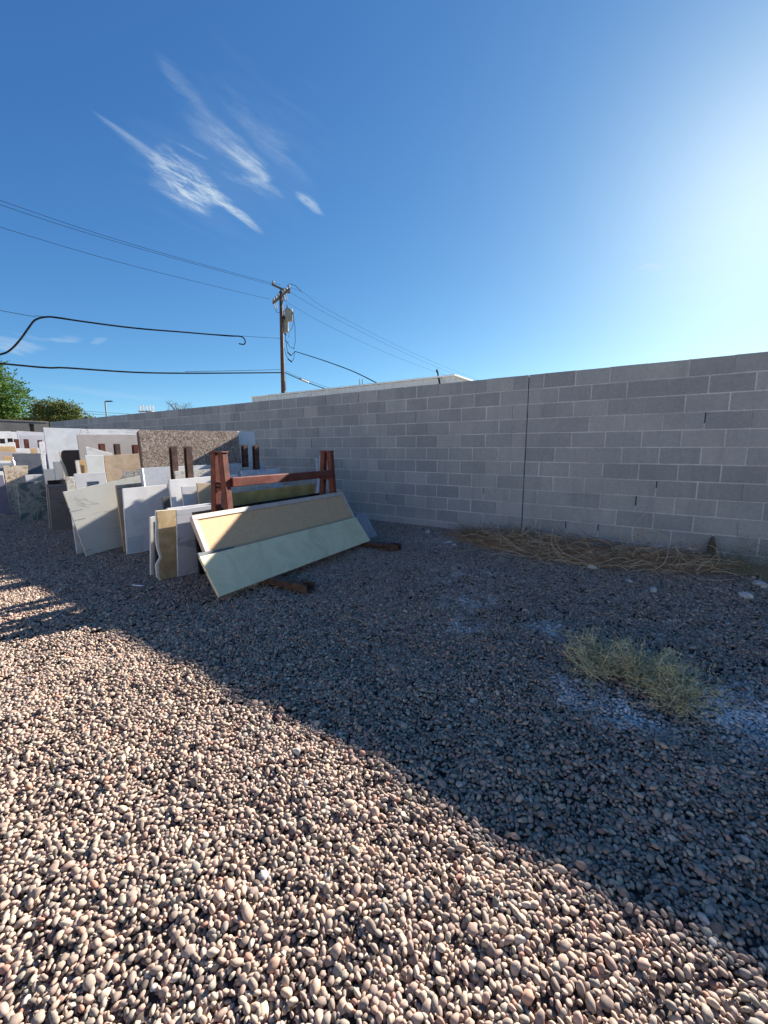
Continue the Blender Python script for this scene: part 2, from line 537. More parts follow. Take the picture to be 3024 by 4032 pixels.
def sheet(gx, gy, z):
    X, Y = np.meshgrid(gx, gy)
    mb = MB()
    mb.v = [tuple(p) for p in np.stack([X, Y, z(X, Y)], -1).reshape(-1, 3)]
    w = len(gx)
    mb.f = [(j * w + i, j * w + i + 1, (j + 1) * w + i + 1, (j + 1) * w + i) for j in range(len(gy) - 1) for i in range(w - 1)]
    return mb


ground = sheet(np.linspace(-400, 400, 5), np.linspace(-400, 400, 5), lambda x, y: x * 0 - 0.05).build('ground', MAT['far_gravel'])
tag(ground, 'yard floor of rounded tan and grey river pebbles', 'ground', kind='structure')
SY_, CY_ = math.sin(R(YAW)), math.cos(R(YAW))
bed = sheet(np.linspace(-16.5, 7.5, 97), np.linspace(-4, 7.5, 47), lambda x, y: undulate(x, y) - 0.020)
bed.f = [f for f in bed.f if (lambda x, y: (-x * SY_ + y * CY_) > -1.6 and abs(x * CY_ + y * SY_) < (-x * SY_ + y * CY_ + 1.2) * .95 + 2.2)(bed.v[f[0]][0], bed.v[f[0]][1])]
bed.build('soil_bed', MAT['gravel_bed'], ground, True)

# pebble material: colour by stone, mottling by noise
m, nt, b = new_mat('pebble', 0.72, 0.25)
oi = nd(nt, 'ShaderNodeObjectInfo')
g0_ = nd(nt, 'ShaderNodeNewGeometry')
rnd = ma(nt, 'FRACT', ma(nt, 'ADD', oi.outputs['Random'], ma(nt, 'MULTIPLY', g0_.outputs['Random Per Island'], 7.31)))
base = ramp(nt, rnd, [(0.0, (0.080, 0.062, 0.051)), (0.06, (0.215, 0.168, 0.137)), (0.18, (0.327, 0.251, 0.198)), (0.30, (0.344, 0.235, 0.188)), (0.42, (0.515, 0.378, 0.276)), (0.52, (0.289, 0.221, 0.180)),
                      (0.61, (0.282, 0.250, 0.199)), (0.70, (0.476, 0.311, 0.241)), (0.79, (0.518, 0.440, 0.322)), (0.86, (0.411, 0.312, 0.253)), (0.91, (0.233, 0.221, 0.191)), (0.95, (0.399, 0.205, 0.144)), (0.98, (0.527, 0.399, 0.290)), (1.0, (0.556, 0.504, 0.445))])
tc = nd(nt, 'ShaderNodeTexCoord')
g = nd(nt, 'ShaderNodeNewGeometry')
n1 = noise(nt, g.outputs['Position'], 90, 5, 0.7)
n2 = noise(nt, g.outputs['Position'], 420, 3, 0.6)
mot = ma(nt, 'ADD', ma(nt, 'MULTIPLY', n1, 0.75), ma(nt, 'MULTIPLY', n2, 0.35))
c = mixc(nt, 1.0, base, ramp(nt, mot, [(0.35, (0.78, 0.77, 0.75)), (0.72, (1.15, 1.14, 1.12))]), 'MULTIPLY')
dm = dust_mask(nt, g.outputs['Position'])
up = nd(nt, 'ShaderNodeSeparateXYZ', {0: g.outputs['Normal']}).outputs[2]
dm = ma(nt, 'MULTIPLY', dm, nd(nt, 'ShaderNodeMapRange', {0: ma(nt, 'ADD', up, ma(nt, 'MULTIPLY', n1, 0.6)), 1: 0.0, 2: 0.9, 3: 0.25, 4: 0.95}).outputs[0])
c = mixc(nt, dm, c, (0.76, 0.75, 0.73, 1))
nt.links.new(c, b.inputs['Base Color'])
bump(nt, b, n2, 0.25, 0.0008)
MAT['pebble'] = m

# pebble shapes
src = bpy.data.collections.new('pebble_shapes')      # not linked to the scene: only a source of instances
PEB = []
for k in range(14):
    ax = (1.0, rng.uniform(0.55, 0.84), rng.uniform(0.40, 0.66))
    vs, fs = blob(ax, k + 1, (0.24 if k < 9 else 0.5), 2, 1.0 if k < 9 else 1.8)
    mb = MB().add(vs, fs)
    me = mb.mesh('pebble_shape', MAT['pebble'], True)
    PEB.append(me)
    o = bpy.data.objects.new('pebble_shape_%02d' % k, me)
    src.objects.link(o)

# one relaxed, periodic tile of stones
TILE, NP = 1.5, 7600
px = rng.uniform(0, TILE, (NP, 2))
pr = np.clip(np.exp(rng.normal(math.log(0.0080), 0.27, NP)), 0.0042, 0.021)
for it in range(14):
    ext_p, ext_i = [], []
    for dx in (-TILE, 0, TILE):
        for dy in (-TILE, 0, TILE):
            q = px + (dx, dy)
            k = (q[:, 0] > -0.06) & (q[:, 0] < TILE + 0.06) & (q[:, 1] > -0.06) & (q[:, 1] < TILE + 0.06)
            ext_p.append(q[k])
            ext_i.append(np.nonzero(k)[0])
    ext_p, ext_i = np.concatenate(ext_p), np.concatenate(ext_i)
    cell = 0.05
    keys = {}
    ci = np.floor(ext_p / cell).astype(int)
    for t, (a, b2) in enumerate(map(tuple, ci)):
        keys.setdefault((a, b2), []).append(t)
    disp = np.zeros((NP, 2))
    for (a, b2), mem in keys.items():
        nb = []
        for da in (-1, 0, 1):
            for db in (-1, 0, 1):
                nb += keys.get((a + da, b2 + db), ())
        A = ext_p[mem]
        B = ext_p[nb]
        dlt = A[:, None] - B[None]
        dist = np.sqrt((dlt ** 2).sum(-1)) + 1e-9
        need = (pr[ext_i[mem]][:, None] + pr[ext_i[nb]][None]) * 0.98
        ov = np.where((dist < need) & (dist > 1e-6), need - dist, 0)
        mv = (dlt / dist[..., None] * ov[..., None]).sum(1) * 0.42
        np.add.at(disp, ext_i[mem], mv * 0.5)
    px = (px + np.clip(disp, -0.008, 0.008)) % TILE

sy, cy = math.sin(R(YAW)), math.cos(R(YAW))
# far stones: the same tile as one low mesh, placed whole
tb = MB()
low = []
for k in range(8):
    vs, fs = blob((1.0, 0.68 + 0.03 * k, 0.5 + 0.035 * ((k * 3) % 8)), k + 31, 0.25, 1, 1.2)
    low.append((np.array([tuple(v) for v in vs]), np.array(fs)))
TV, TF, off = [], [], 0
for i in range(NP):
    v, f = low[i % 8]
    M_ = np.array(Euler((rng.normal(0, .42), rng.normal(0, .42), rng.uniform(0, 6.283))).to_matrix())
    v = (v * pr[i] * rng.uniform(1.08, 1.4)) @ M_.T + (px[i, 0] - TILE / 2, px[i, 1] - TILE / 2, -0.004 + rng.normal(0, .0028) + (pr[i] - .0085) * .35)
    TV.append(v)
    TF.append(f + off)
    off += len(v)
TV, TF = np.concatenate(TV), np.concatenate(TF)
me = bpy.data.meshes.new('pebble_tile')
me.vertices.add(len(TV))
me.vertices.foreach_set('co', TV.astype(np.float32).ravel())
me.loops.add(TF.size)
me.loops.foreach_set('vertex_index', TF.astype(np.int32).ravel())
me.polygons.add(len(TF))
me.polygons.foreach_set('loop_start', np.arange(0, TF.size, 3, dtype=np.int32))
me.polygons.foreach_set('use_smooth', np.ones(len(TF), bool))
me.update(calc_edges=True)
me.materials.append(MAT['pebble'])
src.objects.link(bpy.data.objects.new('pebble_shape_99', me))

AP, AR, BP, BR_, tiles = [], [], [], [], []
for i in range(-11, 6):
    for j in range(-3, 5):
        cx, cy2 = (i + .5) * TILE, (j + .5) * TILE
        lat = cx * cy + cy2 * sy
        dep = -cx * sy + cy2 * cy
        if dep < -1.8 or dep > 14 or abs(lat) > (dep + 1.2) * 0.95 + 2.6:
            continue
        nx = min(max(0, i * TILE), (i + 1) * TILE)
        ny = min(max(0, j * TILE), (j + 1) * TILE)
        d = math.hypot(max(i * TILE, min(0, (i + 1) * TILE)), max(j * TILE, min(0, (j + 1) * TILE)))
        if d < 4.2:
            AP.append(px + (i * TILE, j * TILE))
            AR.append(pr)
            if d < 3.0:
                BP.append((px + (.71, .33)) % TILE + (i * TILE, j * TILE))
                BR_.append(pr)
        else:
            tiles.append((cx, cy2, 0.0, rng.integers(0, 4) * math.pi / 2))


def stones(P, RD, dz, tilt):
    P, RD = np.concatenate(P), np.concatenate(RD)
    lat = P[:, 0] * cy + P[:, 1] * sy
    dep = -P[:, 0] * sy + P[:, 1] * cy
    keep = (P[:, 1] < 6.13) & (dep > -0.7) & (np.abs(lat) < (dep + 1.2) * 0.95 + 1.6)
    P, RD = P[keep], RD[keep]
    n = len(P)
    z = undulate(P[:, 0], P[:, 1]) + dz + rng.normal(0, 0.0028, n) + (RD - 0.0085) * 0.35
    rot = np.stack([rng.normal(0, tilt, n), rng.normal(0, tilt, n), rng.uniform(0, 2 * math.pi, n)], 1)
    sc = RD * rng.uniform(1.08, 1.4, n)
    return np.column_stack([P, z]), rot, sc, np.hypot(P[:, 0], P[:, 1])


A = stones(AP, AR, -0.004, 0.40)
B = stones(BP, BR_, -0.019, 0.5)
pos, rot, sc = [np.concatenate([A[i], B[i]]) for i in range(3)]
# the stones that show largest: the nearest ones of the top layer inside the view
dep = -A[0][:, 0] * sy + A[0][:, 1] * cy
lat = A[0][:, 0] * cy + A[0][:, 1] * sy
fw = dep * math.cos(R(PITCH)) + EYE * math.sin(R(PITCH))
upv = dep * math.sin(R(PITCH)) - EYE * math.cos(R(PITCH))
inview = (np.abs(lat / fw) < 0.925) & (np.abs(upv / fw) < 1.235)
score = np.where(inview, A[2] / np.sqrt(A[3] ** 2 + EYE ** 2), 0)
big = np.argsort(-score)[:300]
for i in big:
    link('pebble', PEB[int(rng.integers(0, 14))], ground, A[0][i], A[1][i], (A[2][i],) * 3)
mask = np.ones(len(pos), bool)
mask[big] = False
pos, rot, sc = pos[mask], rot[mask], sc[mask]
idx = rng.integers(0, 14, len(pos))
tl = np.array(tiles)
pos = np.concatenate([pos, tl[:, :3]])
rot = np.concatenate([rot, np.column_stack([tl[:, 0] * 0, tl[:, 0] * 0, tl[:, 3]])])
sc = np.concatenate([sc, np.ones(len(tl))])
idx = np.concatenate([idx, np.full(len(tl), 14)])
me = bpy.data.meshes.new('loose_pebbles')
me.vertices.add(len(pos))
me.vertices.foreach_set('co', pos.astype(np.float32).ravel())
at = me.attributes.new('rot', 'FLOAT_VECTOR', 'POINT')
at.data.foreach_set('vector', rot.astype(np.float32).ravel())
at = me.attributes.new('siz', 'FLOAT', 'POINT')
at.data.foreach_set('value', sc.astype(np.float32))
at = me.attributes.new('idx', 'INT', 'POINT')
at.data.foreach_set('value', idx.astype(np.int32))
me.materials.append(MAT['pebble'])
gravel = bpy.data.objects.new('loose_pebbles', me)
col.objects.link(gravel)
gravel.parent = ground
tag(gravel, kind='stuff')
ng = bpy.data.node_groups.new('scatter', 'GeometryNodeTree')
ng.interface.new_socket('Geometry', in_out='INPUT', socket_type='NodeSocketGeometry')
ng.interface.new_socket('Geometry', in_out='OUTPUT', socket_type='NodeSocketGeometry')
gi = ng.nodes.new('NodeGroupInput')
go = ng.nodes.new('NodeGroupOutput')
ci_ = ng.nodes.new('GeometryNodeCollectionInfo')
ci_.inputs['Collection'].default_value = src
ci_.inputs['Separate Children'].default_value = True
ci_.inputs['Reset Children'].default_value = True
iop = ng.nodes.new('GeometryNodeInstanceOnPoints')


def named(nm_, ty):
    n = ng.nodes.new('GeometryNodeInputNamedAttribute')
    n.data_type = ty
    n.inputs['Name'].default_value = nm_
    return n.outputs['Attribute']


ng.links.new(gi.outputs[0], iop.inputs['Points'])
ng.links.new(ci_.outputs[0], iop.inputs['Instance'])
iop.inputs['Pick Instance'].default_value = True
ng.links.new(named('idx', 'INT'), iop.inputs['Instance Index'])
ng.links.new(named('rot', 'FLOAT_VECTOR'), iop.inputs['Rotation'])
ng.links.new(named('siz', 'FLOAT'), iop.inputs['Scale'])
ng.links.new(iop.outputs[0], go.inputs[0])
md = gravel.modifiers.new('scatter', 'NODES')
md.node_group = ng

# ------------------------------------------------------------------ block wall along the yard
WY, WT, CH, BL, TOP = 6.142, 0.194, 0.2032, 0.4064, 2.343
CJ = [-20.036, -16.378, -9.063, -1.748, 5.567]

m, nt, b = new_mat('block', 0.9, 0.15)
g = nd(nt, 'ShaderNodeNewGeometry')
oi = nd(nt, 'ShaderNodeObjectInfo')
rr = ma(nt, 'FRACT', ma(nt, 'ADD', oi.outputs['Random'], ma(nt, 'MULTIPLY', g.outputs['Random Per Island'], 7.31)))
tc = nd(nt, 'ShaderNodeTexCoord')
P_ = g.outputs['Position']
base = ramp(nt, rr, [(0.0, (0.325, 0.335, 0.325)), (0.35, (0.375, 0.382, 0.368)), (0.7, (0.41, 0.415, 0.395)), (1.0, (0.46, 0.455, 0.43))])
fine = noise(nt, P_, 260, 3, 0.7)
mid = noise(nt, P_, 22, 6, 0.7, 0.3)
big_ = noise(nt, P_, 1.1, 5, 0.6)
c = mixc(nt, 1.0, base, ramp(nt, fine, [(0.3, (0.72, 0.72, 0.72)), (0.7, (1.22, 1.22, 1.22))]), 'MULTIPLY')
c = mixc(nt, 1.0, c, ramp(nt, mid, [(0.28, (0.88, 0.885, 0.89)), (0.7, (1.08, 1.08, 1.07))]), 'MULTIPLY')
c = mixc(nt, 1.0, c, ramp(nt, big_, [(0.3, (0.88, 0.88, 0.9)), (0.7, (1.1, 1.09, 1.07))]), 'MULTIPLY')
# lime bloom: drips from some joints and a powdery band near the ground
sx = nd(nt, 'ShaderNodeSeparateXYZ', {0: P_})
drip = nd(nt, 'ShaderNodeCombineXYZ', {0: ma(nt, 'MULTIPLY', sx.outputs[0], 14.0), 1: 0.0, 2: ma(nt, 'MULTIPLY', sx.outputs[2], 1.6)})
dn = noise(nt, drip.outputs[0], 1.0, 4, 0.6)
df = nd(nt, 'ShaderNodeMapRange', {0: dn, 1: 0.66, 2: 0.78, 3: 0.0, 4: 0.4}).outputs[0]
low = nd(nt, 'ShaderNodeMapRange', {0: ma(nt, 'ADD', sx.outputs[2], ma(nt, 'MULTIPLY', mid, 0.35)), 1: 0.42, 2: 0.14, 3: 0.0, 4: 0.45}).outputs[0]
soot = nd(nt, 'ShaderNodeMapRange', {0: noise(nt, nd(nt, 'ShaderNodeCombineXYZ', {0: ma(nt, 'MULTIPLY', sx.outputs[0], 5.0), 1: 3.0, 2: ma(nt, 'MULTIPLY', sx.outputs[2], 0.7)}).outputs[0], 1.0, 5, 0.65), 1: 0.5, 2: 0.72, 3: 0.0, 4: 0.4}).outputs[0]
c = mixc(nt, soot, c, (0.24, 0.235, 0.23, 1))
c = mixc(nt, ma(nt, 'MAXIMUM', df, low), c, (0.56, 0.53, 0.49, 1))
nt.links.new(c, b.inputs['Base Color'])
bump(nt, b, ma(nt, 'ADD', fine, ma(nt, 'MULTIPLY', mid, 0.8)), 0.55, 0.004)
MAT['block'] = m
m, nt, b = new_mat('mortar', 0.95, 0.1)
g = nd(nt, 'ShaderNodeNewGeometry')
n1 = noise(nt, g.outputs['Position'], 40, 5, 0.7)
n2 = noise(nt, g.outputs['Position'], 2.2, 5, 0.7)
c = ramp(nt, ma(nt, 'ADD', ma(nt, 'MULTIPLY', n1, 0.4), ma(nt, 'MULTIPLY', n2, 0.6)), [(0.34, (0.37, 0.365, 0.345)), (0.43, (0.49, 0.485, 0.465)), (0.53, (0.61, 0.60, 0.575)), (0.64, (0.72, 0.705, 0.68))])
nt.links.new(c, b.inputs['Base Color'])
bump(nt, b, n1, 0.6, 0.004)
MAT['mortar'] = m
plain('core', (0.05, 0.05, 0.05), 0.95)


def block_mesh(L, seed):
    """A concrete block with softly broken arrises."""
    r = random.Random(seed)
    mb = MB()
    mb.box((0, 0, 0), (L - 0.012, WT, CH - 0.012), bev=0.0035)
    mb.v = [(x + r.uniform(-.0022, .0022), y + r.uniform(-.0015, .0015), z + r.uniform(-.0022, .0022)) for x, y, z in mb.v]
    return mb


FULL = [block_mesh(BL, k) for k in range(4)]
HALF = [block_mesh(BL / 2, 20 + k) for k in range(3)]
FULLM = [x.mesh('block', MAT['block']) for x in FULL]
HALFM = [x.mesh('block', MAT['block']) for x in HALF]

wall = empty('block_wall', (-7.2, WY, 0))
tag(wall, 'long grey concrete block wall with a dark vertical control joint', 'wall')
wall_off = Vector((-7.2, WY, 0))
blocks, mort = [], MB()
OPEN = {(0, 8), (0, 9), (0, 11), (8, -2), (8, 3), (10, 1), (10, 2), (7, 4), (3, 5)}
rw = random.Random(5)
for s in range(len(CJ) - 1):
    xa, xb = CJ[s], CJ[s + 1]
    g0 = 0.006
    for j in range(12):
        zt = TOP - j * CH
        zc = zt - CH / 2
        x = xb
        cuts = []
        # lay from the right-hand joint leftwards: odd courses start with a whole block, even ones with a half
        if j % 2 == 0:
            cuts.append((x - BL / 2, x, 1))
            x -= BL / 2
        while x - BL > xa - 0.01:
            cuts.append((x - BL, x, 0))
            x -= BL
        if x - xa > 0.05:
            cuts.append((xa, x, 1))
        for (a, b2, half) in cuts:
            blocks.append(((a + b2) / 2, zc, half, rw.randrange(4)))
            if a > xa + 0.02:
                k = round((a - CJ[3]) / BL * 1.0)
                r_ = rw.random()
                gone = (j, k) in OPEN or r_ < 0.010
                if j == 0 and (gone or r_ < 0.05):
                    continue
                h = CH - 0.008
                if gone:
                    h *= 0.35 if r_ < 0.5 else 0.5
                rec = rw.choice((0.001, 0.002, 0.003, 0.004, 0.012))
                mort.box((a, WT / 2, zc - (CH - 0.008 - h) / 2), (0.0145, WT - 2 * rec, h))
        if j > 0:
            # bed joint in uneven lengths
            x = xa + g0
            while x < xb - g0:
                L = min(rw.uniform(0.5, 1.6), xb - g0 - x)
                rec = rw.choice((0.0008, 0.0015, 0.002, 0.004))
                mort.box((x + L / 2, WT / 2, zt), (L, WT - 2 * rec, 0.0145))
                x += L
order = sorted(range(len(blocks)), key=lambda i: (blocks[i][0] ** 2 + WY ** 2) if blocks[i][0] < 2.6 else 1e9)
rest = MB()
for rank, i in enumerate(order):
    x, z, half, k = blocks[i]
    dx, dy, dz = rw.uniform(-.001, .001), rw.uniform(-.0025, .0025), rw.uniform(-.001, .001)
    if rank < 300:
        link('block', (HALFM[k % 3] if half else FULLM[k]), wall, Vector((x + dx, WY + WT / 2 + dy, z + dz)) - wall_off, (0, 0, 0 if k % 2 else math.pi))
    else:
        s_ = HALF[k % 3] if half else FULL[k]
        rest.add([(vx + x - wall_off.x, vy + WT / 2 + dy, vz + z) for vx, vy, vz in s_.v], s_.f)
tag(rest.build('block_courses', MAT['block'], wall), kind='stuff')
mort.v = [(x - wall_off.x, y, z) for x, y, z in mort.v]
for k in range(70):
    x = rw.uniform(-9, 4)
    vs, fs = blob((rw.uniform(.008, .03), rw.uniform(.01, .03), rw.uniform(.004, .012)), k, 0.5, 1)
    mort.add([v + Vector((x - wall_off.x, rw.uniform(.02, .17), TOP - 0.004)) for v in vs], fs)
mort.build('mortar', MAT['mortar'], wall)
core = MB()  # dark backing put inside the wall to keep light out of open joints
for s in range(len(CJ) - 1):
    core.box(((CJ[s] + CJ[s + 1]) / 2 - wall_off.x, WT / 2, (TOP - CH - 0.1) / 2), (CJ[s + 1] - CJ[s] - 0.02, 0.06, TOP - CH + 0.1))
core.build('dark_backing', MAT['core'], wall)
sealant = MB()
for x in CJ[1:4]:
    sealant.box((x - wall_off.x, WT / 2, TOP / 2 - 0.06), (0.03, 0.05, TOP + 0.1))
sealant.build('control_joint', MAT['core'], wall)

# far end wall of the yard, square to the long one
m, nt, b = new_mat('endwall', 0.9, 0.15)
g = nd(nt, 'ShaderNodeNewGeometry')
n1 = noise(nt, g.outputs['Position'], 0.9, 6, 0.6, 0.8)
n2 = noise(nt, g.outputs['Position'], 20, 5, 0.7)
c = ramp(nt, ma(nt, 'ADD', ma(nt, 'MULTIPLY', n1, 0.8), ma(nt, 'MULTIPLY', n2, 0.2)), [(0.3, (0.15, 0.14, 0.13)), (0.55, (0.24, 0.225, 0.21)), (0.75, (0.36, 0.34, 0.32))])
nt.links.new(c, b.inputs['Base Color'])
bump(nt, b, n2, 0.5, 0.006)
MAT['endwall'] = m
ew = empty('end_wall', (-20.25, 6.14, 0))
tag(ew, 'mottled grey wall closing the far end of the yard', 'wall')
for k in range(9):
    MB().box((0, -0.9 - 1.8 * k, 1.155), (0.19, 1.79, 2.31 + 0.006 * (k % 2))).build('panel', MAT['endwall'], ew)
MB().box((0, -8.1, 2.335), (0.22, 16.2, 0.05), bev=0.006).build('coping', MAT['endwall'], ew)
MB().box((0, -8.1, 1.0), (0.12, 16.2, 2.2)).build('core', MAT['core'], ew)
